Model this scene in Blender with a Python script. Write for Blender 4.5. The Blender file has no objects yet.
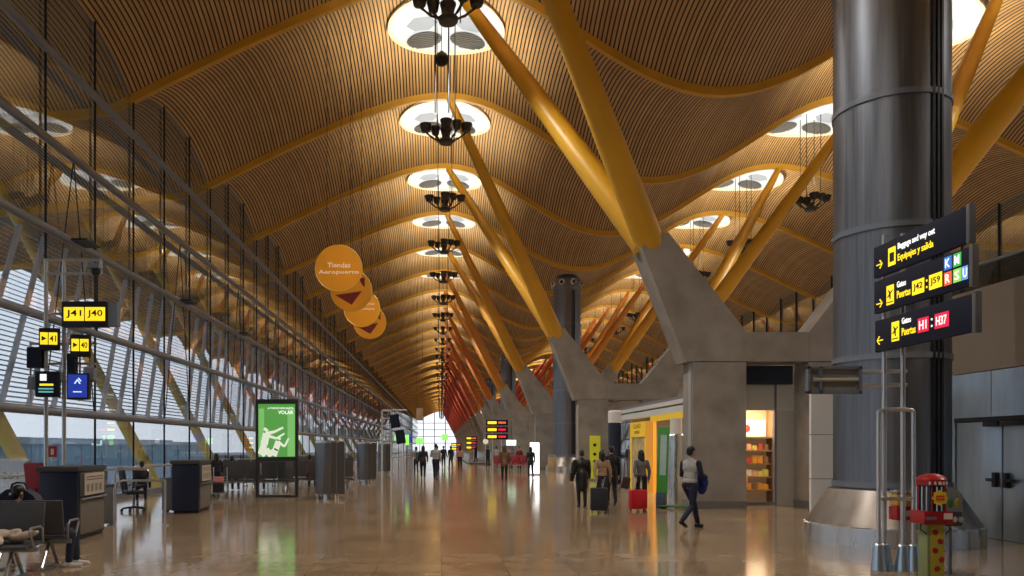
import bpy, bmesh, math, random
from mathutils import Vector, Matrix, Euler
random.seed(7)
PI = math.pi
C = bpy.context.scene.collection
scene = bpy.context.scene

# ------------------------------------------------------------------ materials
MATS = {}
def mat(name, col=(.5,.5,.5), rough=.5, metal=0., emit=0., ecol=None, spec=.5, noise=0., nscale=4., alpha=1., bump=0.):
    if name in MATS: return MATS[name]
    m = bpy.data.materials.new(name); m.use_nodes = True
    nt = m.node_tree; b = nt.nodes['Principled BSDF']
    b.inputs['Base Color'].default_value = (*col, 1)
    b.inputs['Roughness'].default_value = rough
    b.inputs['Metallic'].default_value = metal
    b.inputs['Specular IOR Level'].default_value = spec
    if emit:
        b.inputs['Emission Color'].default_value = (*(ecol or col), 1)
        b.inputs['Emission Strength'].default_value = emit
    if noise or bump:
        tc = nt.nodes.new('ShaderNodeTexCoord')
        n = nt.nodes.new('ShaderNodeTexNoise'); n.inputs['Scale'].default_value = nscale; n.inputs['Detail'].default_value = 5
        nt.links.new(tc.outputs['Object'], n.inputs['Vector'])
        if noise:
            r = nt.nodes.new('ShaderNodeValToRGB')
            r.color_ramp.elements[0].position = .3; r.color_ramp.elements[1].position = .7
            r.color_ramp.elements[0].color = (*[c*(1-noise) for c in col], 1)
            r.color_ramp.elements[1].color = (*[min(1, c*(1+noise)) for c in col], 1)
            nt.links.new(n.outputs['Fac'], r.inputs['Fac']); nt.links.new(r.outputs['Color'], b.inputs['Base Color'])
        if bump:
            bp = nt.nodes.new('ShaderNodeBump'); bp.inputs['Strength'].default_value = bump; bp.inputs['Distance'].default_value = .02
            nt.links.new(n.outputs['Fac'], bp.inputs['Height']); nt.links.new(bp.outputs['Normal'], b.inputs['Normal'])
    MATS[name] = m
    return m

class NB:
    """tiny node builder"""
    def __init__(s, m): s.nt = m.node_tree
    def node(s, t, **kw):
        n = s.nt.nodes.new(t)
        for k, v in kw.items(): setattr(n, k, v)
        return n
    def math(s, op, a, b=None, c=None):
        n = s.nt.nodes.new('ShaderNodeMath'); n.operation = op
        for i, v in enumerate((a, b, c)):
            if v is None: continue
            if isinstance(v, (int, float)): n.inputs[i].default_value = v
            else: s.nt.links.new(v, n.inputs[i])
        return n.outputs[0]
    def link(s, a, b): s.nt.links.new(a, b)

def slat_material():
    m = bpy.data.materials.new('bamboo_slats'); m.use_nodes = True
    k = NB(m); b = m.node_tree.nodes['Principled BSDF']
    tc = k.node('ShaderNodeTexCoord'); sp = k.node('ShaderNodeSeparateXYZ'); k.link(tc.outputs['Object'], sp.inputs[0])
    P = .138
    u = k.math('DIVIDE', sp.outputs['X'], P)
    fr = k.math('FRACT', u); fl = k.math('FLOOR', u)
    d = k.math('ABSOLUTE', k.math('SUBTRACT', fr, .5))            # 0 at slat centre, .5 at gap
    gap = k.math('GREATER_THAN', d, .325)
    wn = k.node('ShaderNodeTexWhiteNoise', noise_dimensions='1D'); k.link(fl, wn.inputs['W'])
    nz = k.node('ShaderNodeTexNoise'); nz.inputs['Scale'].default_value = .9; nz.inputs['Detail'].default_value = 3
    k.link(tc.outputs['Object'], nz.inputs['Vector'])
    v = k.math('ADD', k.math('MULTIPLY', wn.outputs['Value'], .35), k.math('MULTIPLY', nz.outputs['Fac'], .6))
    r = k.node('ShaderNodeValToRGB')
    r.color_ramp.elements[0].position = .1; r.color_ramp.elements[0].color = (.40, .235, .095, 1)
    r.color_ramp.elements[1].position = .85; r.color_ramp.elements[1].color = (.68, .435, .185, 1)
    k.link(v, r.inputs['Fac'])
    mx = k.node('ShaderNodeMix', data_type='RGBA')
    k.link(gap, mx.inputs['Factor']); k.link(r.outputs['Color'], mx.inputs['A']); mx.inputs['B'].default_value = (.035, .018, .008, 1)
    k.link(mx.outputs['Result'], b.inputs['Base Color'])
    bp = k.node('ShaderNodeBump'); bp.inputs['Strength'].default_value = .6; bp.inputs['Distance'].default_value = .04
    k.link(k.math('SUBTRACT', 1, gap), bp.inputs['Height']); k.link(bp.outputs['Normal'], b.inputs['Normal'])
    b.inputs['Roughness'].default_value = .55
    return m

def floor_material():
    m = bpy.data.materials.new('polished_stone'); m.use_nodes = True
    k = NB(m); b = m.node_tree.nodes['Principled BSDF']
    tc = k.node('ShaderNodeTexCoord'); sp = k.node('ShaderNodeSeparateXYZ'); k.link(tc.outputs['Object'], sp.inputs[0])
    def tiles(sock, P, w):
        f = k.math('FRACT', k.math('DIVIDE', sock, P)); return k.math('LESS_THAN', f, w), k.math('FLOOR', k.math('DIVIDE', sock, P))
    lx, fx = tiles(sp.outputs['X'], .9, .012); ly, fy = tiles(sp.outputs['Y'], .9, .012)
    line = k.math('MAXIMUM', lx, ly)
    wn = k.node('ShaderNodeTexWhiteNoise', noise_dimensions='2D')
    cb = k.node('ShaderNodeCombineXYZ'); k.link(fx, cb.inputs[0]); k.link(fy, cb.inputs[1]); k.link(cb.outputs[0], wn.inputs['Vector'])
    nz = k.node('ShaderNodeTexNoise'); nz.inputs['Scale'].default_value = 2.2; nz.inputs['Detail'].default_value = 6; nz.inputs['Distortion'].default_value = .6
    k.link(tc.outputs['Object'], nz.inputs['Vector'])
    v = k.math('ADD', k.math('MULTIPLY', wn.outputs['Value'], .3), k.math('MULTIPLY', nz.outputs['Fac'], .7))
    r = k.node('ShaderNodeValToRGB')
    r.color_ramp.elements[0].position = .25; r.color_ramp.elements[0].color = (.27, .185, .105, 1)
    r.color_ramp.elements[1].position = .8; r.color_ramp.elements[1].color = (.47, .345, .22, 1)
    k.link(v, r.inputs['Fac'])
    mx = k.node('ShaderNodeMix', data_type='RGBA'); k.link(line, mx.inputs['Factor']); k.link(r.outputs['Color'], mx.inputs['A'])
    mx.inputs['B'].default_value = (.12, .07, .035, 1)
    k.link(mx.outputs['Result'], b.inputs['Base Color'])
    n2 = k.node('ShaderNodeTexNoise'); n2.inputs['Scale'].default_value = .7; n2.inputs['Detail'].default_value = 4
    k.link(tc.outputs['Object'], n2.inputs['Vector'])
    k.link(k.math('ADD', k.math('MULTIPLY', n2.outputs['Fac'], .13), .045), b.inputs['Roughness'])
    b.inputs['Specular IOR Level'].default_value = .42
    return m

def glass_material(name, ior, tint, rough=0., refl=0.):
    m = bpy.data.materials.new(name); m.use_nodes = True
    nt = m.node_tree; nt.nodes.clear(); k = NB(m)
    out = k.node('ShaderNodeOutputMaterial'); mix = k.node('ShaderNodeMixShader')
    lw = k.node('ShaderNodeLayerWeight'); lw.inputs['Blend'].default_value = .5
    f0 = refl if refl else 2*((ior-1)/(ior+1))**2
    fr = k.node('ShaderNodeMath', operation='MULTIPLY_ADD'); k.link(k.math('POWER', lw.outputs['Facing'], 4.), fr.inputs[0]); fr.inputs[1].default_value = 1-f0; fr.inputs[2].default_value = f0
    tr = k.node('ShaderNodeBsdfTransparent'); tr.inputs['Color'].default_value = (*tint, 1)
    gl = k.node('ShaderNodeBsdfGlossy'); gl.inputs['Roughness'].default_value = rough
    k.link(fr.outputs[0], mix.inputs[0]); k.link(tr.outputs[0], mix.inputs[1]); k.link(gl.outputs[0], mix.inputs[2]); k.link(mix.outputs[0], out.inputs[0])
    return m

def steel_material(name, col, rough, streak=20.):
    m = bpy.data.materials.new(name); m.use_nodes = True
    k = NB(m); b = m.node_tree.nodes['Principled BSDF']
    b.inputs['Base Color'].default_value = (*col, 1); b.inputs['Metallic'].default_value = .9
    tc = k.node('ShaderNodeTexCoord'); mp = k.node('ShaderNodeMapping'); mp.inputs['Scale'].default_value = (streak, streak, .6)
    k.link(tc.outputs['Object'], mp.inputs['Vector'])
    nz = k.node('ShaderNodeTexNoise'); nz.inputs['Scale'].default_value = 1.; nz.inputs['Detail'].default_value = 3
    k.link(mp.outputs[0], nz.inputs['Vector'])
    k.link(k.math('ADD', k.math('MULTIPLY', nz.outputs['Fac'], .25), rough-.12), b.inputs['Roughness'])
    r = k.node('ShaderNodeValToRGB')
    r.color_ramp.elements[0].position = .3; r.color_ramp.elements[0].color = (*[c*.8 for c in col], 1)
    r.color_ramp.elements[1].position = .7; r.color_ramp.elements[1].color = (*[c*1.15 for c in col], 1)
    k.link(nz.outputs['Fac'], r.inputs['Fac']); k.link(r.outputs['Color'], b.inputs['Base Color'])
    return m

SLAT = slat_material(); STONE = floor_material()
GLASS = glass_material('curtain_wall_glass', 1.75, (.80, .86, .92), 0., .27)
PANE = glass_material('shop_glass', 1.5, (.93, .95, .95))
SMOKE = glass_material('dark_glass', 1.6, (.45, .5, .55))
STEEL = steel_material('ribbed_steel', (.22, .235, .265), .42)
STEELB = steel_material('brushed_steel', (.27, .24, .21), .36, 5.)
STEELL = steel_material('pale_steel', (.62, .64, .66), .28, 5.)
STEELD = steel_material('door_steel', (.50, .60, .70), .34, 3.)
CONC = mat('concrete', (.30, .275, .245), .75, noise=.22, nscale=1.3, bump=.15)
YELLOW = mat('yellow_paint', (.72, .40, .022), .42, noise=.06, nscale=1.)
BEAM = mat('ochre_beam', (.66, .36, .035), .5, noise=.08, nscale=1.)
OUTYEL = mat('pale_yellow_paint', (.80, .55, .12), .5)
TUBE = mat('grey_tube', (.22, .245, .29), .42, .4)
POST = mat('silver_tube', (.62, .63, .64), .3, .7)
DARKM = mat('dark_metal', (.025, .025, .03), .45, .4)
BLACK = mat('black_plastic', (.012, .012, .014), .4)
NAVY = mat('navy_panel', (.012, .018, .045), .4)
CHAR = mat('charcoal_panel', (.055, .055, .06), .55)
GREYP = mat('grey_panel', (.20, .195, .19), .5)
WHITE = mat('white_panel', (.78, .77, .74), .5)
BEIGE = mat('beige_cladding', (.36, .30, .235), .6, noise=.06, nscale=.8)
SKYL = mat('skylight_white', (.16, .17, .18), .5, emit=.33, ecol=(.95, .98, 1.))
GRILLE = mat('grille_grey', (.05, .05, .055), .6)
HAZE = mat('pale_blue_panel', (.62, .68, .74), .6)
SIGNY = mat('lit_yellow', (.9, .75, .02), .5, emit=.5, ecol=(1., .70, .02))
SIGNK = mat('sign_black', (.012, .016, .036), .6, spec=.2)
SIGNW = mat('lit_white', (.9, .9, .9), .5, emit=.5)
LETK = mat('letter_black', (.01, .01, .01), .5)
LB = mat('lit_blue', (.04, .18, .6), .5, emit=.4); LG = mat('lit_green', (.06, .45, .10), .5, emit=.35)
LR = mat('lit_orange_red', (.8, .12, .04), .5, emit=.4); LG2 = mat('lit_light_green', (.25, .65, .08), .5, emit=.4)
LB2 = mat('lit_pale_blue', (.14, .34, .75), .5, emit=.4); LCR = mat('lit_crimson', (.7, .015, .06), .5, emit=.4)
SKIN = mat('skin', (.52, .30, .20), .55); SKIN2 = mat('skin_tan', (.38, .21, .13), .55)
HAIRK = mat('dark_hair', (.012, .009, .008), .5); HAIRB = mat('brown_hair', (.06, .03, .018), .5)

# ------------------------------------------------------------------ mesh helpers
class MB:
    def __init__(s): s.bm = bmesh.new()
    def box(s, c, d, rot=None, bev=0.):
        M = Matrix.Translation(c)
        if rot is not None: M = M @ Euler(rot).to_matrix().to_4x4()
        M = M @ Matrix.Diagonal((d[0], d[1], d[2], 1))
        r = bmesh.ops.create_cube(s.bm, size=1., matrix=M)
        if bev:
            es = list({e for v in r['verts'] for e in v.link_edges})
            bmesh.ops.bevel(s.bm, geom=es, offset=bev, segments=2, profile=.6, affect='EDGES')
        return s
    def b2(s, x0, x1, y0, y1, z0, z1, bev=0.):
        return s.box(((x0+x1)/2, (y0+y1)/2, (z0+z1)/2), (abs(x1-x0), abs(y1-y0), abs(z1-z0)), None, bev)
    def tube(s, p0, p1, r0, r1=None, seg=12, caps=True):
        p0, p1 = Vector(p0), Vector(p1); r1 = r0 if r1 is None else r1
        d = p1-p0; q = d.to_track_quat('Z', 'Y').to_matrix()
        a = [s.bm.verts.new(p0 + q @ Vector((r0*math.cos(2*PI*i/seg), r0*math.sin(2*PI*i/seg), 0))) for i in range(seg)]
        b = [s.bm.verts.new(p1 + q @ Vector((r1*math.cos(2*PI*i/seg), r1*math.sin(2*PI*i/seg), 0))) for i in range(seg)]
        for i in range(seg): s.bm.faces.new((a[i], a[(i+1) % seg], b[(i+1) % seg], b[i]))
        if caps: s.bm.faces.new(a[::-1]); s.bm.faces.new(b)
        return s
    def path(s, pts, r, seg=8):
        """one continuous tube through the points"""
        pts = [Vector(p) for p in pts]; rings = []
        for i, p in enumerate(pts):
            t = (pts[min(i+1, len(pts)-1)]-pts[max(i-1, 0)]).normalized()
            q = t.to_track_quat('Z', 'Y').to_matrix()
            rr = r[i] if isinstance(r, (list, tuple)) else r
            rings.append([s.bm.verts.new(p + q @ Vector((rr*math.cos(2*PI*k/seg), rr*math.sin(2*PI*k/seg), 0))) for k in range(seg)])
        for a, b in zip(rings, rings[1:]):
            off = min(range(seg), key=lambda o: (a[0].co-b[o].co).length)
            for k in range(seg):
                s.bm.faces.new((a[k], a[(k+1) % seg], b[(k+1+off) % seg], b[(k+off) % seg]))
        s.bm.faces.new(rings[0][::-1]); s.bm.faces.new(rings[-1])
        return s
    def lathe(s, prof, seg=32, c=(0, 0, 0), rib=0., cap=True):
        rings = []
        for r, z in prof:
            rings.append([s.bm.verts.new((c[0]+(r-(rib if i % 2 else 0))*math.cos(2*PI*i/seg), c[1]+(r-(rib if i % 2 else 0))*math.sin(2*PI*i/seg), c[2]+z)) for i in range(seg)])
        for a, b in zip(rings, rings[1:]):
            for i in range(seg): s.bm.faces.new((a[i], a[(i+1) % seg], b[(i+1) % seg], b[i]))
        if cap:
            s.bm.faces.new(rings[0][::-1]); s.bm.faces.new(rings[-1])
        return s
    def prism(s, poly, y0, y1, axis='y'):
        """poly of (x,z) pushed along y (axis y), of (y,z) along x (axis x) or (x,y) along z"""
        f = {'y': lambda p, t: (p[0], t, p[1]), 'x': lambda p, t: (t, p[0], p[1]), 'z': lambda p, t: (p[0], p[1], t)}[axis]
        a = [s.bm.verts.new(f(p, y0)) for p in poly]; b = [s.bm.verts.new(f(p, y1)) for p in poly]; n = len(poly)
        s.bm.faces.new(a); s.bm.faces.new(b[::-1])
        for i in range(n): s.bm.faces.new((a[i], b[i], b[(i+1) % n], a[(i+1) % n]))
        return s
    def ell(s, c, r, rot=None, u=16, v=10):
        M = Matrix.Translation(c)
        if rot is not None: M = M @ Euler(rot).to_matrix().to_4x4()
        M = M @ Matrix.Diagonal((*r, 1))
        bmesh.ops.create_uvsphere(s.bm, u_segments=u, v_segments=v, radius=1., matrix=M)
        return s
    def disc(s, c, r, n='y', seg=32, th=.02):
        c = Vector(c); a = {'x': Vector((1, 0, 0)), 'y': Vector((0, 1, 0)), 'z': Vector((0, 0, 1))}[n]
        return s.tube(c-a*th/2, c+a*th/2, r, r, seg)
    def quad(s, *p):
        s.bm.faces.new([s.bm.verts.new(q) for q in p]); return s
    def mesh(s, name, m, smooth=35):
        bmesh.ops.recalc_face_normals(s.bm, faces=s.bm.faces)
        me = bpy.data.meshes.new(name); s.bm.to_mesh(me); s.bm.free()
        me.materials.append(m)
        if smooth:
            me.polygons.foreach_set('use_smooth', [True]*len(me.polygons))
            me.set_sharp_from_angle(angle=math.radians(smooth))
        return me
    def obj(s, name, m, parent=None, smooth=35, loc=None):
        o = bpy.data.objects.new(name, s.mesh(name, m, smooth)); C.objects.link(o)
        if parent is not None: o.parent = parent
        if loc: o.location = loc
        return o

def tag(o, label, cat, group=None):
    o['label'] = label; o['category'] = cat
    if group: o['group'] = group
    return o
def thing(name, label, cat, loc=(0, 0, 0), rz=0., group=None):
    o = bpy.data.objects.new(name, None); C.objects.link(o)
    o.location = loc; o.rotation_euler = (0, 0, rz); o.empty_display_size = .1
    return tag(o, label, cat, group)
def struct(o): o['kind'] = 'structure'; return o
def sroot(name):
    o = bpy.data.objects.new(name, None); C.objects.link(o); o['kind'] = 'structure'; return o
KIDS = {}
def dup(root, loc, rz=None, label=None, group=None):
    r = root.copy(); C.objects.link(r); r.location = loc
    if rz is not None: r.rotation_euler = (0, 0, rz)
    if label: r['label'] = label
    if group: r['group'] = group
    if root.name not in KIDS: KIDS[root.name] = [(c, list(c.children)) for c in root.children]
    for c, gs in KIDS[root.name]:
        k = c.copy(); C.objects.link(k); k.parent = r
        for g in gs:
            h = g.copy(); C.objects.link(h); h.parent = k
    return r

def letters(s, w, h, m, parent, loc, rot=(PI/2, 0, 0), name='lettering', keep=True):
    """text whose box is w wide (or narrower) and h high, lower-left corner at loc"""
    cu = bpy.data.curves.new('lettering', 'FONT'); cu.body = s; cu.extrude = .002; cu.offset = .012; cu.resolution_u = 2
    t = bpy.data.objects.new('t', cu); C.objects.link(t)
    bpy.context.view_layer.update()
    me = bpy.data.meshes.new_from_object(t.evaluated_get(bpy.context.evaluated_depsgraph_get()))
    bpy.data.objects.remove(t)
    xs = [v.co.x for v in me.vertices]; ys = [v.co.y for v in me.vertices]
    x0, x1, y0, y1 = min(xs), max(xs), min(ys), max(ys)
    sx = w/(x1-x0); sy = h/(y1-y0)
    for v in me.vertices: v.co = Vector(((v.co.x-x0)*sx, (v.co.y-y0)*sy, v.co.z))
    me.materials.clear(); me.materials.append(m)
    o = bpy.data.objects.new(name, me); C.objects.link(o)
    if parent is not None: o.parent = parent
    o.location = loc; o.rotation_euler = rot
    return o

# ------------------------------------------------------------------ roof
BAY = 9.0; K0, K1 = -2, 40; XL = -10.35; MIR = 18.9; XR = MIR-XL
def zb(x):
    if x > MIR/2: x = MIR-x
    if x > .2: return 15.6+1.9*math.cos(PI*(x-.2)/9.25)
    if x > -11.2: return 17.5-.53*(math.hypot(x-.2, 3.6)-3.6)
    return 13.05-(-11.2-x)*.095
def zs(x, t):
    return zb(x)+1.05*(1-abs(2*t-1)**2.4)
def inside_holes(x, y): return False

def ceiling_mesh():
    m = MB(); n, T = 110, 14; x0, x1 = -26.0, MIR+26.0
    g = [[m.bm.verts.new((x0+(x1-x0)*i/n, BAY*j/T, zs(x0+(x1-x0)*i/n, j/T))) for j in range(T+1)] for i in range(n+1)]
    for i in range(n):
        for j in range(T): m.bm.faces.new((g[i][j], g[i][j+1], g[i+1][j+1], g[i+1][j]))
    me = m.mesh('ceiling', SLAT, 0)
    me.polygons.foreach_set('use_smooth', [True]*len(me.polygons))
    return me
cm = ceiling_mesh()
def beam_mesh():
    m = MB(); n = 110; x0, x1 = -26.0, MIR+26.0; rings = []
    for i in range(n+1):
        x = x0+(x1-x0)*i/n; z = zb(x)
        rings.append([m.bm.verts.new(p) for p in ((x, -.13, z+.12), (x, .13, z+.12), (x, .11, z-.21), (x, -.11, z-.21))])
    for a, b in zip(rings, rings[1:]):
        for k in range(4): m.bm.faces.new((a[k], a[(k+1) % 4], b[(k+1) % 4], b[k]))
    return m.mesh('ceiling_beam', BEAM, 60)
bmsh = beam_mesh()
for k in range(K0, K1):
    o = bpy.data.objects.new('ceiling', cm); C.objects.link(o); o.location = (0, k*BAY, 0); struct(o)
for k in range(K0, K1+1):
    o = bpy.data.objects.new('ceiling_beam', bmsh); C.objects.link(o); o.location = (0, k*BAY, 0); struct(o)

# skylights
def skylight(first):
    t = thing('skylight', 'round white roof skylight', 'skylight')
    cx, cy, R = .2, 0., 2.2
    def z(x, y): return zs(x, (y+BAY/2)/BAY)
    def patch(cx, cy, rx, ry, off, nr=6, seg=40, hexa=False):
        m = MB(); rings = [[m.bm.verts.new((cx, cy, z(cx, cy)-off))]]
        for i in range(1, nr+1):
            f = i/nr; ring = []
            for a in range(seg):
                th = 2*PI*a/seg
                if hexa:
                    s_ = PI/3; f2 = math.cos(s_/2)/math.cos(((th) % s_)-s_/2)
                else: f2 = 1
                x, y = cx+rx*f*f2*math.cos(th), cy+ry*f*f2*math.sin(th)
                ring.append(m.bm.verts.new((x, y, z(x, y)-off)))
            rings.append(ring)
        for a in range(seg): m.bm.faces.new((rings[0][0], rings[1][a], rings[1][(a+1) % seg]))
        for p, q in zip(rings[1:], rings[2:]):
            for a in range(seg): m.bm.faces.new((p[a], q[a], q[(a+1) % seg], p[(a+1) % seg]))
        return m
    patch(cx, cy, R, R, .05).obj('diffuser', SKYL, t)
    m = MB(); pts = []
    rings = []
    for a in range(48):
        th = 2*PI*a/48; ring = []
        for rr, oo in ((R-.02, .03), (R+.10, .03), (R+.10, .13), (R-.02, .16)):
            x, y = cx+rr*math.cos(th), cy+rr*math.sin(th); ring.append(m.bm.verts.new((x, y, z(x, y)-oo)))
        rings.append(ring)
    for a in range(48):
        p, q = rings[a], rings[(a+1) % 48]
        for k in range(4): m.bm.faces.new((p[k], p[(k+1) % 4], q[(k+1) % 4], q[k]))
    m.obj('rim', mat('rim_cream', (.75, .68, .55), .5), t)
    for sx in (-1, 1):
        g = patch(cx+sx*.88, cy+1.25, .72, .55, .10, 4, 28).obj('round_grille', GRILLE, t)
        w = MB()
        for i in range(-4, 5):
            y = cy+1.25+i*.12; hw = .70*math.sqrt(max(0, 1-(i*.12/.55)**2))
            if hw > .05: w.tube((cx+sx*.88-hw, y, z(cx+sx*.88-hw, y)-.13), (cx+sx*.88+hw, y, z(cx+sx*.88+hw, y)-.13), .018, seg=5)
        w.obj('grille_bar', mat('bar_grey', (.15, .15, .15), .5), g)
        patch(cx+sx*.95, cy+.15, .62, .55, .08, 3, 24, True).obj('deflector_panel', mat('pale_grey', (.12, .13, .15), .6, emit=.17, ecol=(.8, .88, 1.)), t)
    return t
sk = skylight(True)
sk_names = {2: 'the top edge of the picture', 3: 'x', 4: 'x'}
ORD = ['nearest', 'second nearest', 'third', 'fourth', 'fifth', 'sixth']
first = True
for k in range(0, K1):
    for side in (0, 1):
        vis = k-3 if side == 0 else k-3
        nm = ('hall ridge' if side == 0 else 'ridge beyond the concrete piers')
        if 0 <= vis < 5 and side == 0:
            lab = ['round skylight at the picture\'s top edge, behind the nearest hanging lamp cluster', 'round white skylight second along the central ridge, crossed by a yellow strut', 'third round skylight along the central ridge of the roof', 'fourth round skylight along the central ridge of the roof', 'fifth round skylight along the central ridge, half hidden by lamps'][vis]
            g = 'skylights on the central ridge'
        elif 0 <= vis < 4 and side == 1:
            lab = ['round skylight cut by the top edge, right of the steel column', 'round skylight on the right ridge, touching the steel column', 'second visible skylight left of the steel column on the right ridge', 'third visible skylight left of the steel column on the right ridge'][vis]
            g = 'skylights on the right ridge'
        else:
            lab = 'small distant round skylight on the ' + ('central ridge' if side == 0 else 'right ridge') + ' of the slatted roof'
            g = 'distant skylights on the ' + ('central' if side == 0 else 'right') + ' ridge'
            if vis < 0: continue
        loc = (0 if side == 0 else 18.5, k*BAY+BAY/2, 0)
        if first:
            sk.location = loc; sk['label'] = lab; sk['group'] = g; first = False
        elif vis < 6: dup(sk, loc, None, lab, g)
        else:
            r = bpy.data.objects.new('skylight', sk.children[0].data); C.objects.link(r); r.location = loc; tag(r, lab, 'skylight', g)

# hanging lamp clusters
ZC = 14.2
LAMPM = mat('lamp_bronze', (.075, .065, .055), .4, .5)
def chandelier():
    t = thing('chandelier', 'lamp', 'lamp', (.2, 0, ZC))
    MB().lathe([(.10, -.62), (.26, -.60), (.30, -.48), (.18, -.40), (.12, -.2)], 16).obj('hub', LAMPM, t)
    for x, y in ((-.80, 0), (.80, 0), (0, -.42), (0, .42), (-.42, .3), (.42, -.3)):
        MB().path([(.2*x, .2*y, -.52), (.6*x, .6*y, -.40), (.92*x, .92*y, -.2), (x, y, -.1)], .04, 6).obj('arm', LAMPM, t)
        q = 1. if abs(x) > .7 or x == 0 else .8
        L = MB().lathe([(.08, -.16), (.17*q, -.12), (.20*q, .02), (.235*q, .12), (.235*q, .18), (.2*q, .18), (.16*q, .05)], 14, (x, y, 0)).obj('lamp_head', LAMPM, t)
        MB().lathe([(.01, .1), (.18*q, .1), (.18*q, .115), (.01, .118)], 12, (x, y, 0)).obj('lamp_lens', mat('warm_lens', (1, .8, .5), .5, emit=2., ecol=(1, .75, .4)), L)
    for i in range(4):
        a = PI/4+PI/2*i; x, y = .5*math.cos(a), .5*math.sin(a)
        MB().tube((x, y, -.42), (x, y, 4.15), .018, seg=5).obj('cable', LAMPM, t)
    return t
ch = chandelier()
def chandelier_far():
    m = MB()
    m.lathe([(.10, -.62), (.28, -.55), (.12, -.2)], 8)
    for x, y in ((-.80, 0), (.80, 0), (0, -.42), (0, .42)):
        m.tube((.2*x, .2*y, -.5), (x, y, -.1), .05, seg=5)
        m.lathe([(.10, -.16), (.24, .14), (.24, .2)], 8, (x, y, 0))
    for i in range(2): m.tube((.5*(2*i-1), 0, -.42), (.5*(2*i-1), 0, 4.15), .025, seg=4)
    return m.mesh('chandelier', LAMPM)
chf = chandelier_far()
first = True
for k in range(2, K1):
    for side in (0, 1):
        n = k-2
        if side == 0 and n < 6:
            lab = ['black lamp cluster cut by the top edge under the nearest skylight', 'black six-lamp cluster hanging just below the second central skylight', 'third black lamp cluster down the central line of the hall', 'fourth black lamp cluster down the central line of the hall', 'fifth black lamp cluster down the central line of the hall', 'sixth black lamp cluster down the central line of the hall'][n]
            g = 'lamp clusters along the centre of the hall'
        elif side == 1 and n in (2,):
            lab = 'black lamp cluster hanging just left of the big steel column'; g = 'lamp clusters along the right ridge'
        else:
            lab = 'tiny distant lamp cluster hanging in the ' + ('central line of the hall' if side == 0 else 'right aisle beyond the piers')
            g = 'distant lamp clusters ' + ('along the centre' if side == 0 else 'in the right aisle')
            if side == 1 and n < 2: g = None; lab = 'black lamp cluster hidden behind the big steel column'
        if side == 1 and n < 2: continue
        loc = (.2 if side == 0 else 18.7, k*BAY+BAY/2, ZC)
        if first: ch.location = loc; ch['label'] = lab; ch['group'] = g; first = False
        elif n < 7: dup(ch, loc, None, lab, g)
        else:
            r = bpy.data.objects.new('chandelier', chf); C.objects.link(r); r.location = loc; tag(r, lab, 'lamp', g)
t = thing('hanging_ball', 'dark grey ball hanging on two cables below the nearest lamp cluster', 'hanging ball', (.02, 24, 13.3))
MB().ell((0, 0, 0), (.21, .21, .21), None, 24, 16).obj('ball', mat('ball_grey', (.015, .015, .018), .5), t)
MB().ell((0, 0, .2), (.07, .07, .05)).obj('cap', DARKM, t)
for sx in (-.19, .21): MB().tube((sx, .0, -1.6), (sx, 0, 4.6), .022, seg=6).obj('cable', DARKM, t)
MB().tube((0, 0, .2), (0, 0, 4.6), .01, seg=5).obj('cable', DARKM, t)

# lights in the lamp clusters, aimed up at the slats; downward spots are added fill
def spot(loc, w, col=(1, .88, .66), cone=165, rad=.5):
    l = bpy.data.lights.new('uplight', 'SPOT'); l.energy = w; l.color = col; l.spot_size = math.radians(cone); l.spot_blend = .9; l.shadow_soft_size = rad
    o = bpy.data.objects.new('uplight', l); C.objects.link(o); o.location = loc; o.rotation_euler = (PI, 0, 0); return o
UP = 760
for k in range(0, K1):
    for x in (.2, 18.7):
        if k > 14 and k % 2: continue
        spot((x, k*BAY+BAY/2, ZC+.6), UP*(2 if k > 14 else 1))
        l = bpy.data.lights.new('fill_spot', 'SPOT'); l.energy = 800*(2 if k > 14 else 1); l.color = (1, .96, .90); l.shadow_soft_size = .14; l.spot_size = math.radians(150); l.spot_blend = .8
        o = bpy.data.objects.new('fill_spot', l); C.objects.link(o); o.location = (x, k*BAY+BAY/2, ZC-.75)

# ------------------------------------------------------------------ concrete piers and struts
def arm_poly(mirror=False):
    p = [(6.85, 0), (8.3, 0), (8.3, 3.98), (6.85, 3.98)]
    a = [(6.66, 4.0), (8.3, 4.0), (8.3, 4.8), (6.17, 7.52), (5.44, 7.1)]
    return p, a
CX = 9.15
def pier():
    t = thing('concrete_pier', 'pier', 'pier')
    p, a = arm_poly()
    for s in (0, 1):
        f = (lambda q: q) if s == 0 else (lambda q: [(2*CX-x, z) for x, z in q][::-1])
        m = MB(); m.prism(f(p), -.45, .45)
        c = m.obj('column', CONC, t)
        xf = 6.85 if s == 0 else 2*CX-6.85
        MB().b2(xf-.03, xf+.03, -.36, -.12, 0, 3.98).obj('edge_channel', mat('channel_grey', (.38, .37, .35), .6), c)
        MB().b2(min(f(p)[0][0], f(p)[1][0])-.015, max(f(p)[0][0], f(p)[1][0])+.015, -.465, .465, 0, .2).obj('plinth', mat('plinth_grey', (.17, .16, .15), .5), c)
        m = MB(); m.prism(f(a), -.47, .47); m.obj('arm', CONC, t)
        cen = Vector((5.80, 0, 7.31)) if s == 0 else Vector((2*CX-5.80, 0, 7.31))
        d = Vector((-.5, 0, .87)) if s == 0 else Vector((.5, 0, .87))
        MB().tube(cen-d*.05, cen+d*.10, .52, .50, 20).obj('steel_collar', mat('collar_ochre', (.45, .25, .03), .5), t)
    MB().b2(8.3, 2*CX-8.3, -.45, .45, 4.0, 4.8).obj('crossbeam', CONC, t)
    return t
pr = pier()
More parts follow.
